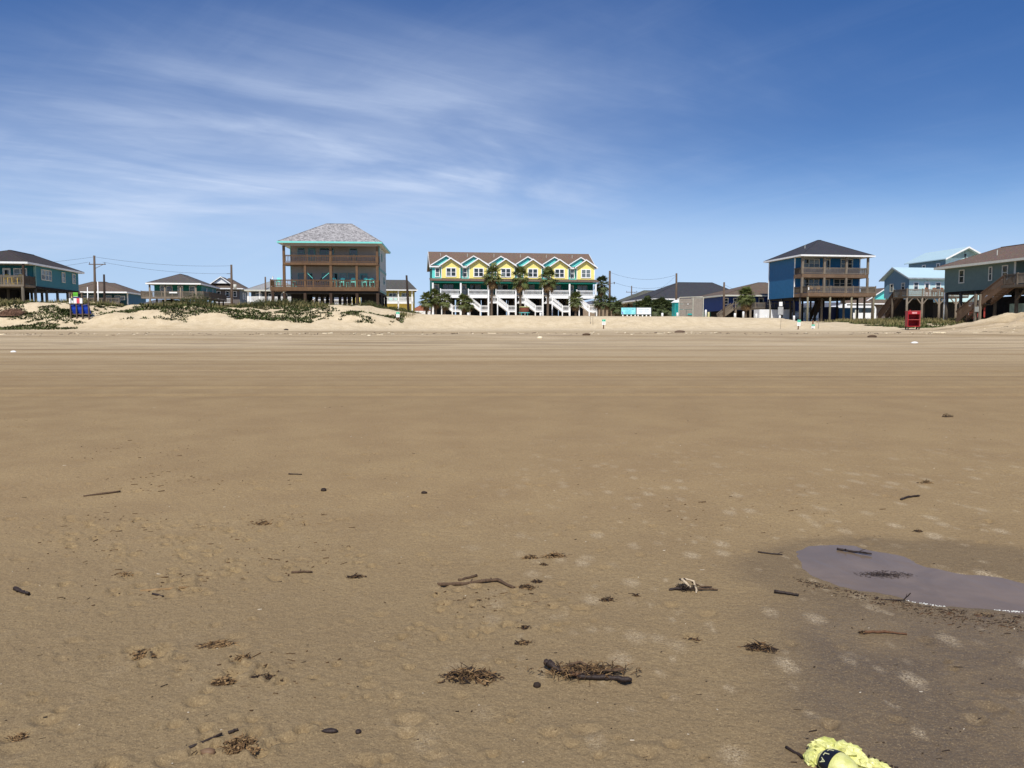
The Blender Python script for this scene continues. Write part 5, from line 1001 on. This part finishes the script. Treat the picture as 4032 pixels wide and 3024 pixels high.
def barrel(label, x):
    o = thing('blue_barrel', label, 'barrel', rx + x, YB + .45, g + .42, 0, 'blue plastic barrels in the rack', False); o.rotation_euler = (R(14), R(-9), 0)
    B_ = M('blue_plastic', (22, 62, 170), .45, .1, 2); body = MB(); pr = [(0, .0), (.25, 0), (.27, .1), (.285, .45), (.29, .62), (.27, .64), (.27, .9), (.3, .92), (.3, .95), (.27, .95), (.26, .1), (0, .08)]; n = 20
    for r_, z_ in pr:
        for k in range(n): body.v.append((r_ * math.cos(k * 6.283 / n), r_ * math.sin(k * 6.283 / n), z_))
    for j in range(len(pr) - 1):
        for k in range(n): body.f.append((j * n + k, j * n + (k + 1) % n, (j + 1) * n + (k + 1) % n, (j + 1) * n + k))
    body.build('body', B_, o, True); MB().tube([(0, 0, .955), (0, 0, .975)], [.305, .305], 20, False).build('rim', M('pale_blue_rim', (110, 130, 190), .5), o)
barrel('leftmost blue barrel in the wooden rack', .28); barrel('middle blue barrel in the wooden rack', .84); barrel('rightmost blue barrel in the wooden rack', 1.42)
# red cabinet
REDC = M('red_cabinet_paint', (176, 28, 40), .5, .2, 3); RED2 = M('faded_red_paint', (182, 84, 80), .7, .25, 8)
g = gz(35.6, 68, True); c = thing('red_cabinet', 'open red wooden cabinet with shelf standing on the sand at right', 'cabinet', 34.85, 68, g, -14, None, False)
w_, d_, h0, h1 = 1.02, .95, .28, 1.62
MB().box(0, .06, 0, d_, h0, h1).build('side_panel', REDC, c); MB().box(w_ - .06, w_, 0, d_, h0, h1).build('side_panel', RED2, c); MB().box(.06, w_ - .06, d_ - .04, d_, h0, h1).build('back_panel', REDC, c)
MB().box(-.03, w_ + .03, -.03, d_ + .03, h1, h1 + .05).build('top', RED2, c); MB().box(.06, w_ - .06, 0, d_ - .04, h0, h0 + .06).build('bottom', REDC, c); MB().box(.06, w_ - .06, .06, d_ - .04, .86, .91).build('shelf', RED2, c)
MB().box(.06, w_ - .06, -.02, .03, h1 - .26, h1 - .002).build('front_board', REDC, c); MB().box(.32, .72, -.035, -.022, h1 - .21, h1 - .06).build('notice', M('pink_notice', (226, 160, 160), .6), c)
for x in (.02, w_ - .12):
    for y in (.02, d_ - .12): MB().box(x, x + .1, y, y + .1, -.2, h0).build('leg', BROWND, c)
MB().box(.1, .22, -.02, .03, h1 + .05, h1 + .12).build('top_block', REDC, c)
em = MB(); ct = [(.48 + .3 * math.cos(t * .524), 1.05 + .38 * math.sin(t * .524)) for t in range(12)]; em.yz(ct, w_ + .002, w_ + .008); eb = em.build('painted_emblem', M('ice_print', (206, 232, 240), .5, .1), c)
MB().yz([(.3, .95), (.66, .95), (.7, 1.1), (.58, 1.2), (.4, 1.18), (.26, 1.08)], w_ + .009, w_ + .013).build('blue_patch', M('cyan_print', (64, 180, 220), .5, .1), eb); MB().yz([(.36, 1.22), (.6, 1.24), (.64, 1.36), (.5, 1.33), (.34, 1.36)], w_ + .009, w_ + .013).build('navy_patch', M('navy_print', (40, 44, 84), .5, .1), eb)

# ---------------------------------------------------------------- puddle
pz = PZ0 - .009
N = len(PUDDLE); cxp = sum(p[0] for p in PUDDLE) / N; cyp = sum(p[1] for p in PUDDLE) / N
pv = [(cxp, cyp, pz)] + [(cxp + (x - cxp) * 1.12, cyp + (y - cyp) * 1.18, pz) for x, y in PUDDLE]
o = MB().add(pv, [(0, 1 + i, 1 + (i + 1) % N) for i in range(N)]).build('puddle', WATER); tag(o, 'shallow muddy puddle on the wet sand at right', 'puddle', kind='structure')
FOAM = M('sea_foam', (226, 226, 216), .5, .1, 30); rnd = random.Random(11); fm = MB()
EDGE = [(2.12, 4.33), (2.24, 4.25), (2.34, 4.2), (2.48, 4.14), (2.64, 4.1), (2.79, 4.09), (3.1, 4.03)]
for i in range(len(EDGE) - 1):
    for k in range(34 if i else 8):
        t = rnd.random(); x = EDGE[i][0] + (EDGE[i + 1][0] - EDGE[i][0]) * t; y = EDGE[i][1] + (EDGE[i + 1][1] - EDGE[i][1]) * t + rnd.gauss(.05, .007) + .010 * math.sin(x * 17); r = rnd.uniform(.0012, .0032)
        fm.tube([(x, y, pz - .002), (x, y, pz + r * .6), (x, y, pz + r)], [r * 1.6, r * 1.3, r * .4], 6)
o = fm.build('foam_line', FOAM); tag(o, 'thin white foam line along the near edge of the puddle', 'foam', kind='stuff')

# ---------------------------------------------------------------- driftwood and seaweed on the sand
WEED = M('dry_seaweed', (96, 72, 46), .85, .5, 22); WEEDD = M('dark_seaweed', (48, 36, 28), .8, .4, 22); WEEDS = M('sandy_seaweed', (142, 114, 78), .9, .35, 20); DRIFT = M('driftwood', (92, 72, 54), .85, .4, 14, 'wood'); DRIFTD = M('wet_dark_driftwood', (54, 42, 36), .55, .4, 14, 'wood')
REED = M('reed_brown', (104, 72, 48), .7, .3, 16, 'wood')
def clump(label, x, y, w, d, hgt, n, seed, mats, group='seaweed clumps on the sand', name='seaweed_clump', rot=0.):
    """tangle of curled weed strands lying on the sand"""
    rnd = random.Random(seed); c = thing(name, label, 'seaweed', x, y, gz(x, y, True), rot, group, False)
    for mi, (mat, fr) in enumerate(mats):
        mb = MB()
        for i in range(int(n * fr)):
            a = rnd.uniform(0, 6.283); r = rnd.random() ** .7; px_, py_ = math.cos(a) * r * w / 2, math.sin(a) * r * d / 2
            z = hgt * (1 - r * r) * rnd.uniform(-.15, 1) - .002; L = rnd.uniform(.5, 1.6) * (.012 + .11 * min(w, .25)) * (1 - .45 * r); ang = rnd.gauss(0, .9) + (math.pi if rnd.random() < .5 else 0)
            p = Vector((px_, py_, z)); pts_ = [p]; r0 = rnd.uniform(.0007, .0024) * (2.2 if rnd.random() < .06 else 1); dz_ = rnd.gauss(.04, .28)
            for q_ in range(4):
                ang += rnd.gauss(0, .55); dz_ += rnd.gauss(-.06, .22); p = p + Vector((math.cos(ang), math.sin(ang) * .8, max(-.7, min(.55, dz_)))) * (L / 4); p.z = max(p.z, -.004); pts_.append(p)
            if rnd.random() < .25:
                o_ = len(mb.v)
                for q_, pp in enumerate(pts_): mb.v += [tuple(pp + Vector((0, r0 * 2.6 * (1 - q_ / 5), r0))), tuple(pp - Vector((0, r0 * 2.6 * (1 - q_ / 5), r0)))]
                mb.f += [(o_ + 2 * q_, o_ + 2 * q_ + 1, o_ + 2 * q_ + 3, o_ + 2 * q_ + 2) for q_ in range(4)]
            else: mb.tube(pts_, [r0, r0 * 1.1, r0, r0 * .8, r0 * .4], 4)
        tag(mb.build(('strands', 'dark_strands', 'sandy_strands')[mi], mat, c), kind='stuff')
    return c
A3 = [(WEED, .4), (WEEDD, .4), (WEEDS, .2)]; B3 = [(WEEDS, .5), (WEED, .3), (WEEDD, .2)]; C3 = [(WEEDD, .7), (WEED, .3)]
clump('long dark brown seaweed clump in the centre foreground', -.19, 3.36, .29, .13, .045, 620, 1, A3)
clump('rounded dense seaweed clump at lower left beside the dark stick', -1.02, 2.79, .15, .1, .04, 480, 2, [(WEED, .5), (WEEDS, .5)])
clump('stretched sandy seaweed clump left of centre in the foreground', -1.45, 3.7, .19, .07, .025, 300, 3, B3, rot=12); clump('compact half-buried seaweed clump at left, nearest the left foreground', -1.77, 3.58, .12, .07, .03, 240, 4, B3)
clump('dark seaweed clump in the right foreground left of the wet patch', 1.21, 3.65, .18, .08, .03, 340, 5, C3 + [(WEEDS, .1)], rot=-18)
clump('left of two seaweed clumps above the long bent stick', .12, 5.09, .12, .05, .025, 180, 6, B3); clump('right of two seaweed clumps above the long bent stick', .29, 5.12, .18, .07, .03, 240, 7, B3, rot=8); clump('small seaweed tuft just under the two clumps above the stick', .21, 4.95, .07, .04, .015, 90, 8, C3)
clump('seaweed tuft at the right tip of the long bent stick', .09, 4.52, .14, .05, .02, 150, 9, A3); clump('dark seaweed tuft upper right of the bent stick tip', .15, 4.62, .09, .04, .02, 100, 10, C3)
clump('spiky small seaweed tuft right of centre', .55, 4.31, .09, .05, .025, 120, 11, C3); clump('tiny dark seaweed tuft right of the spiky tuft', .72, 4.38, .05, .03, .015, 60, 12, C3)
clump('small seaweed tuft above the dark clump in centre', .06, 3.73, .1, .04, .018, 120, 13, A3); clump('small seaweed tuft second above the dark clump in centre', .07, 3.92, .06, .03, .015, 80, 14, C3)
clump('small curled seaweed right of the stretched sandy clump', -1.27, 3.55, .09, .05, .02, 130, 15, B3); clump('sandy seaweed clump left of centre below the curled piece', -1.28, 3.31, .11, .07, .025, 200, 16, B3, rot=20); clump('thin dark seaweed strip right of the sandy clump', -1.12, 3.36, .11, .05, .012, 110, 17, C3, rot=25)
clump('seaweed strip left of the long bent stick', -.97, 4.71, .14, .05, .02, 140, 18, C3, rot=12); clump('small reddish seaweed strip at right of centre', .91, 3.76, .1, .03, .015, 100, 19, [(WEED, .7), (WEEDD, .3)], rot=-10)
clump('lone dark clump far out on the smooth sand at right', 7.05, 12.4, .2, .1, .06, 160, 20, C3); clump('small pale clump right of centre distance', 4.05, 7.45, .16, .08, .03, 120, 21, B3); clump('small dark clump above the puddle', 3.08, 5.75, .08, .05, .02, 80, 22, C3)
_c = clump('broad dark seaweed patch sunk in the puddle', 2.36, 4.78, .40, .15, .004, 1500, 23, [(WEEDD, 1.)]); _c.location.z = PZ0 - .0095; _c.scale = (1, 1, .2); clump('sandy clump at left distance', -1.95, 5.95, .18, .08, .03, 160, 24, B3); clump('sandy seaweed trail left of the driftwood imprint', -2.45, 4.75, .12, .05, .02, 110, 25, B3)
clump('tiny weed tuft left of the centre stone', -1.9, 2.86, .08, .06, .02, 90, 26, B3)
def stick(label, pts, r, mat, seed, group='driftwood sticks on the sand', name='driftwood_stick', twigs=0):
    rnd = random.Random(seed); P = []
    for i in range(len(pts) - 1):
        a = Vector(pts[i]); b = Vector(pts[i + 1]); m = 5
        for k in range(m): P.append(a.lerp(b, k / m) + Vector((0, rnd.uniform(-1, 1) * r * .35, rnd.uniform(-1, 1) * r * .25)))
    P.append(Vector(pts[-1])); x0, y0 = P[0].x, P[0].y; z0 = gz(x0, y0, True); Q = [Vector((p.x - x0, p.y - y0, gz(p.x, p.y, True) - z0 + p.z)) for p in P]
    c = thing(name, label, 'stick', x0, y0, z0, 0, group, False); n = len(Q); MB().tube(Q, [r * (1.05 - .35 * i / n) * rnd.uniform(.88, 1.12) for i in range(n)], 8).build('stem', mat, c, True)
    for t in range(twigs):
        i = rnd.randrange(1, n - 1); e = Q[i] + Vector((rnd.uniform(-.05, .05), rnd.uniform(-.03, .03), rnd.uniform(.0, .02))); MB().tube([Q[i], (Q[i] + e) / 2 + Vector((0, 0, .004)), e], [r * .5, r * .4, r * .2], 5).build('twig', mat, c)
    return c
stick('long bent driftwood stick lying across the middle foreground', [(-.45, 4.55, .008), (-.25, 4.58, .010), (-.09, 4.63, .014), (.01, 4.50, .008)], .012, DRIFT, 1, twigs=3); stick('short half-buried stick behind the long bent stick', [(-.33, 4.64, .002), (-.22, 4.72, .008)], .010, DRIFT, 2)
stick('dark stick pointing up right beside the rounded seaweed clump', [(-1.21, 2.78, .006), (-1.12, 2.87, .012)], .006, DRIFTD, 3); stick('small dark stick piece at the tip of the lower left stick', [(-1.10, 2.885, .006), (-1.07, 2.905, .008)], .007, DRIFTD, 4)
stick('short thick dark stick at the left edge', [(-2.95, 4.47, .014), (-2.90, 4.44, .012), (-2.83, 4.41, .006)], .012, DRIFTD, 5); stick('short straight brown stick left of centre', [(-1.40, 4.79, .006), (-1.27, 4.80, .007)], .008, DRIFT, 6, twigs=1)
stick('thin slanting stick in the left distance', [(-3.88, 6.88, .004), (-3.63, 7.05, .012)], .011, DRIFT, 7); stick('thin stick left of centre in the distance', [(-2.3, 7.84, .006), (-2.16, 7.83, .006)], .007, DRIFTD, 8)
stick('short dark bone-like stick left of the puddle', [(1.54, 4.42, .012), (1.61, 4.39, .010), (1.66, 4.36, .010)], .009, DRIFTD, 9); stick('long reddish reed with knobbed root below the puddle', [(1.80, 3.83, .008), (1.9, 3.83, .008), (2.0, 3.80, .006)], .007, REED, 10); clump('knobby dark root end of the reddish reed', 1.79, 3.83, .04, .03, .018, 90, 31, A3)
stick('thin stick touching the left tip of the puddle', [(1.70, 5.23, .006), (1.85, 5.17, .004)], .006, DRIFTD, 11, twigs=1); _t = stick('dark twig lying at the top of the puddle', [(2.29, 5.33, .012), (2.36, 5.28, .012), (2.47, 5.19, .014)], .008, DRIFTD, 12, twigs=3); _t.location.z = PZ0 - .012; stick('forked twig sticking up at the near puddle edge', [(2.13, 4.3, .0), (2.22, 4.27, .01), (2.25, 4.25, .06)], .004, DRIFTD, 13, twigs=2)
stick('dark twig on the smooth sand above the puddle', [(3.45, 6.74, .006), (3.56, 6.82, .012), (3.68, 6.87, .008)], .010, DRIFTD, 14, twigs=2); stick('pale straight stick imprint of driftwood at left', [(-2.2, 4.46, -.001), (-1.93, 4.50, .006)], .010, WEEDS, 15); stick('thin dark stick right of the pale half-buried stick', [(-2.1, 4.40, .004), (-2.02, 4.36, .004)], .007, DRIFTD, 16)
def jtube(P, r):
    rj = random.Random(int(r * 1e5) + len(P)); Q = []
    for i in range(len(P) - 1):
        for k in range(5): Q.append(Vector(P[i]).lerp(Vector(P[i + 1]), k / 5) + Vector((rj.gauss(0, .12), rj.gauss(0, .16), rj.gauss(0, .16))) * r)
    Q.append(Vector(P[-1])); n_ = len(Q); return MB().tube(Q, [r * rj.uniform(.78, 1.15) * (.55 if i in (0, n_ - 1) else 1) for i in range(n_)], 9)
# twig piles
tp = thing('twig_pile', 'pile of dark wet sticks and weed in the right of centre foreground', 'twig pile', .34, 3.38, gz(.34, 3.38, True), 0, None, False)
for nme, P, r, m_ in (('stick', [(-.19, .07, .035), (-.16, .05, .03), (-.12, .015, .015)], .017, DRIFTD), ('stick', [(-.14, .02, .02), (-.03, -.02, .022), (.06, -.01, .026), (.17, .0, .03)], .007, DRIFT), ('stick', [(-.05, -.035, .012), (.06, -.045, .014), (.12, -.055, .016), (.19, -.075, .014)], .012, DRIFTD), ('stick', [(-.1, .03, .03), (-.03, .045, .045), (.02, .01, .03)], .006, DRIFT), ('stick', [(-.02, .05, .03), (.02, .02, .03)], .008, DRIFTD), ('stick', [(.06, -.0, .02), (.17, .02, .025)], .005, DRIFT), ('stick', [(-.09, -.02, .015), (.05, -.03, .01)], .008, REED)): jtube(P, r).build(nme, m_, tp, True)
rnd = random.Random(77)
for nme, m_, n in (('weed_strands', WEED, 260), ('dark_weed_strands', WEEDD, 160), ('pale_weed_strands', WEEDS, 160)):
    mb = MB()
    for i in range(n):
        p = Vector((rnd.gauss(-.01, .085), rnd.gauss(.012, .026), rnd.uniform(0, .035))); v = Vector((rnd.gauss(0, 1), rnd.gauss(0, .7), rnd.gauss(0, .4))).normalized() * rnd.uniform(.015, .05); mb.tube([p, p + v * .5 + Vector((0, 0, .006)), p + v], [.002, .0018, .0008], 4)
    tag(mb.build(nme, m_, tp), kind='stuff')
tg = thing('twig_tangle', 'tangle of pale and dark twigs right of the bent stick', 'twig pile', 1.06, 4.48, gz(1.06, 4.48, True), 0, None, False)
for P, r, m_ in (([(-.04, .06, .05), (-.03, .02, .045), (.0, -.01, .02)], .008, M('pale_bleached_wood', (196, 176, 146), .8, .2, 14, 'wood')), ([(-.02, .05, .055), (.03, .04, .04), (.03, -.03, .01), (.02, -.06, .003)], .006, M('pale_bleached_wood', (196, 176, 146))), ([(-.01, -.02, .015), (.08, -.01, .012), (.16, -.015, .008)], .006, DRIFT), ([(.02, .06, .03), (.07, .035, .012), (.14, .04, .008)], .005, DRIFT), ([(-.13, -.01, .004), (-.08, .0, .012), (-.03, -.01, .012)], .008, DRIFTD), ([(-.05, .08, .04), (-.0, .075, .04)], .007, DRIFTD)): jtube(P, r).build('twig', m_, tg, True)
mb = MB()
for i in range(110): p = Vector((rnd.gauss(-.03, .03), rnd.gauss(0, .015), rnd.uniform(0, .03))); v = Vector((rnd.gauss(0, 1), rnd.gauss(0, .7), rnd.gauss(0, .4))).normalized() * rnd.uniform(.015, .04); mb.tube([p, p + v], [.002, .001], 4)
tag(mb.build('weed_strands', WEEDD, tg), kind='stuff')
def rock(label, x, y, s, mat, seed, name='pebble', cat='pebble', group='single pebbles and pods'):
    rnd = random.Random(seed); n, m = 10, 6; mb = MB()
    for j in range(m + 1):
        for k in range(n):
            t = math.pi * j / m; r = s[0] * rnd.uniform(.82, 1.12); mb.v.append((r * math.sin(t) * math.cos(k * 6.283 / n), s[1] * math.sin(t) * math.sin(k * 6.283 / n) * rnd.uniform(.85, 1.1), s[2] * math.cos(t) + s[2] * .4))
    for j in range(m):
        for k in range(n): mb.f.append((j * n + k, (j + 1) * n + k, (j + 1) * n + (k + 1) % n, j * n + (k + 1) % n))
    o = mb.build(name, mat, None, True); o.location = (x, y, gz(x, y, True)); tag(o, label, cat, group)
rock('dark triangular pebble left of the twig pile', .11, 3.28, (.018, .014, .014), WEEDD, 1); rock('dark oval seed pod at lower left of centre', -.71, 2.9, (.032, .014, .01), DRIFTD, 2, 'seed_pod'); rock('small dark seed pod right of the oval pod', -.6, 2.9, (.012, .016, .009), DRIFTD, 3, 'seed_pod')
rock('dark lump in the left middle distance', -1.76, 7.1, (.03, .03, .02), WEEDD, 4); rock('small dark lump in the centre middle distance', -.81, 7.0, (.03, .02, .016), WEEDD, 5); rock('brown shell-shaped stone beside the rounded weed clump', -1.13, 2.755, (.03, .018, .014), M('brown_stone', (118, 92, 68), .6, .2, 20), 6)
# plastic litter on the upper beach
for i, (x, y, s, m_) in enumerate(((22.2, 42.5, (.22, .1, .07), WHITE), (1.8, 50, (.2, .14, .1), M('pale_clod', (236, 222, 190), .9)), (-21.5, 33.2, (.14, .06, .05), WHITE), (13.7, 63, (.45, .15, .14), M('brown_log', (110, 90, 74), .9, .3, 6, 'wood')), (-10.2, 55, (.14, .1, .06), M('pale_clod', (236, 222, 190))), (24.3, 52, (.35, .2, .12), DRIFT), (-20.5, 70, (.22, .1, .1), DRIFTD), (5.4, 56, (.3, .12, .12), DRIFT))):
    rock(('white litter lying on the sand before the tall blue house', 'pale clod on the sand below the townhouses', 'white litter on the sand at left', 'short brown log on the sand below the billboards', 'small pale clod on the sand left of centre', 'dark driftwood lump on the sand before the red cabinet', 'dark lump on the sand below the brown-decked house', 'dark driftwood lump on the sand below the third townhouse')[i], x, y, s, m_, 20 + i, ('litter', 'sand_clod', 'litter', 'log', 'sand_clod', 'driftwood', 'driftwood', 'driftwood')[i], ('litter', 'clod', 'litter', 'log', 'clod', 'driftwood', 'driftwood', 'driftwood')[i], 'scattered lumps on the upper beach')
# uncountable crumbs of weed, shell and wood
def crumbs(name, label, n, mat, seed, size, region):
    rnd = random.Random(seed); mb = MB()
    for i in range(n):
        x, y = region(rnd); z = gz(x, y, True); s = rnd.uniform(*size) * (1 + y * .03); a = rnd.gauss(0, .7); L = s * rnd.uniform(1, 3) * (3 if rnd.random() < .3 else 1); s *= rnd.uniform(.45, 1); dx, dy = math.cos(a) * L, math.sin(a) * L * .8
        mb.bar((x - dx / 2, y - dy / 2, z + s * .3), (x + dx / 2, y + dy / 2, z + s * rnd.uniform(.2, 1.2)), s, s * .7)
    o = mb.build(name, mat); tag(o, label, 'debris', kind='stuff')
def reg_all(r):
    y = 2.5 + 12 * r.random() ** 1.8; return (r.uniform(-.72, .72) * y, y)
def reg_puddle(r):
    t = r.random() ** .8; x = 1.75 + 1.7 * t; e = np.interp(x, [1.75, 1.9, 2.13, 2.34, 2.64, 3.1, 3.5], [4.75, 4.58, 4.36, 4.2, 4.1, 4.0, 3.9]); return (x, e - .02 - abs(r.gauss(0, .09 + .12 * t)))
crumbs('dark_debris_crumbs', 'tiny dark crumbs of weed scattered over the sand', 520, WEEDD, 1, (.002, .0045), reg_all); crumbs('shell_crumbs', 'tiny pale shell crumbs scattered over the sand', 130, M('shell_white', (226, 214, 192), .6, .1, 20), 2, (.0018, .0035), reg_all)
crumbs('puddle_debris', 'band of dark weed crumbs along the near edge of the puddle', 1500, WEEDD, 3, (.0015, .004), reg_puddle); crumbs('puddle_debris_brown', 'brown weed and reed crumbs along the near edge of the puddle', 700, REED, 4, (.0015, .0035), reg_puddle)
CL = [(-2.05, 4.6, .25), (-2.6, 5.3, .4), (-1.5, 5.0, .35), (-3.0, 5.9, .4), (-1.9, 6.0, .3), (-.1, 4.3, .25), (-3.4, 7.5, .5), (-1.2, 3.4, .2), (-4.6, 9.5, .9), (1.6, 6.2, .6)]
def reg_scuff(r):
    c = r.choice(CL); return (c[0] + r.gauss(0, c[2]), c[1] + r.gauss(0, c[2] * .6))
crumbs('scuff_crumbs', 'dark weed crumbs and scuffs clustered on the sand at left', 520, WEED, 8, (.003, .007), reg_scuff)
def reg_wrack(r):
    x = r.uniform(-48, 48); return (x, 60 + .04 * x + r.gauss(0, 1.5))
crumbs('wrack_line', 'thin line of dark weed and pale clods along the upper beach', 300, WEEDD, 5, (.008, .02), reg_wrack)
crumbs('pale_clods', 'pale dry sand clods strewn along the upper beach', 130, M('pale_clod', (236, 222, 190)), 6, (.015, .035), reg_wrack)

# ---------------------------------------------------------------- crumpled yellow plastic bag
PLAST = NB('yellow_green_film'); n1 = PLAST.noise(14, 4, .6); col = PLAST.mix(PLAST.rng(n1, .3, .7), lin(188, 190, 100), lin(226, 222, 150)); col = PLAST.mix(PLAST.rng(PLAST.noise(7, 3, off=(4, 2, 0)), .58, .74, 0, .6), col, lin(226, 190, 146))
nz_ = PLAST.noise(38, 5, .65, .8); PLAST = PLAST.done(col, .32, PLAST.bump(nz_, .5, .01), .5)
BAND = M('black_print_band', (24, 26, 34), .35, .2, 10)
bx_, by_ = 1.09, 2.735; gb = gz(bx_, by_, True); bag = thing('plastic_bag', 'crumpled yellow-green plastic bag with black lettered band at bottom right', 'plastic bag', bx_, by_, gb, 0, None, False)
def cr(x, y, s): return float(fbm(np.array([x]), np.array([y]), s, 4)[0])
def blob(cx_, cy_, ax, ay, az_, rot, amp, fq, seed, n=44, m=24, zc=.3):
    mb = MB(); ca, sa = math.cos(rot), math.sin(rot)
    for j in range(m + 1):
        t = math.pi * j / m
        for k in range(n):
            p = 2 * math.pi * k / n; ux, uy, uz = math.sin(t) * math.cos(p), math.sin(t) * math.sin(p), math.cos(t)
            ridg = 1 - abs(cr(ux * fq + 5, uy * fq + uz * fq * 1.3 + 9, seed)) * 2; r = 1 + amp * (ridg - .6) + amp * .6 * cr(ux * fq * 2.3, uz * fq * 2.1 + uy * 2, seed + 9)
            x, y, z = ux * ax * r, uy * ay * r, uz * az_ * r + az_ * zc; mb.v.append((cx_ + x * ca - y * sa, cy_ + x * sa + y * ca, max(z, -.006)))
    for j in range(m):
        for k in range(n): mb.f.append((j * n + k, (j + 1) * n + k, (j + 1) * n + (k + 1) % n, j * n + (k + 1) % n))
    return mb
blob(.105, .0, .115, .066, .05, -.45, .42, 2.3, 3, 34, 18).build('crumpled_film', PLAST, bag)
blob(.05, .045, .05, .036, .04, .5, .5, 2.4, 5, 22, 12).build('film_flap', PLAST, bag)
blob(.2, -.075, .09, .042, .03, -.6, .5, 2.6, 7, 28, 14).build('film_tail', PLAST, bag)
blob(-.005, -.02, .05, .035, .03, 1.1, .25, 2.0, 12, 22, 12).build('film_corner', PLAST, bag)
EC = Vector((.062, -.105, .028)); EA = Vector((.55, -.835, 0)); ES = Vector((.835, .55, 0)); EU = Vector((0, 0, 1)); AXL, AXS, AXU = .085, .064, .052
def epos(t, phi, k=1.): c_ = math.sqrt(max(0, 1 - t * t)); return EC + (EA * (t * AXL) + ES * (c_ * math.cos(phi) * AXS) + EU * (c_ * math.sin(phi) * AXU)) * k
def epatch(t0, t1, f0, f1, k, nt_, nf): 
    mb = MB()
    for a in range(nt_ + 1):
        for b_ in range(nf + 1): mb.v.append(tuple(epos(t0 + (t1 - t0) * a / nt_, f0 + (f1 - f0) * b_ / nf, k)))
    for a in range(nt_):
        for b_ in range(nf): o_ = a * (nf + 1) + b_; mb.f.append((o_, o_ + 1, o_ + nf + 2, o_ + nf + 1))
    return mb
epatch(-.98, .999, -.4, math.pi + .4, 1., 18, 26).build('rounded_end', PLAST, bag, True)
epatch(-.62, .0, .1, math.pi + .1, 1.035, 8, 26).build('black_band', BAND, bag, True)
CRM = M('cream_print', (222, 222, 170), .5)
for ch, ph in (('A', 152), ('L', 122), ('L', 94), ('O', 64)):
    f_ = R(ph); p_ = epos(-.46, f_, 1.05); n_ = (ES * (math.cos(f_) / AXS) + EU * (math.sin(f_) / AXU) + EA * (-.46 / AXL)).normalized(); y_ = (EA - n_ * EA.dot(n_)).normalized(); x_ = y_.cross(n_)
    o = text(bag, ch, .034, (0, 0, 0), CRM, (0, 0, 0), 'letter', 'CENTER', False, .0006); o.matrix_local = Matrix(((x_.x, y_.x, n_.x, p_.x), (x_.y, y_.y, n_.y, p_.y), (x_.z, y_.z, n_.z, p_.z), (0, 0, 0, 1)))
bag.scale = (.88, .88, .88); bag.location.y -= .015; bag.location.x += .01
dk = stick('dark sliver along the left edge of the yellow bag', [(1.03, 2.79, .004), (1.075, 2.70, .006), (1.13, 2.62, .004)], .006, DRIFTD, 30, 'dark sliver', 'dark_sliver')  # thin dark strip beside the bag
for i in range(6): MB().tube([(.2 + .018 * i, -.06 - .012 * i + .01 * (i % 2), .02), (.212 + .018 * i, -.055 - .012 * i, .045 - .004 * i)], [.008, .004], 6).build('dark_scrap', WEEDD, bag)
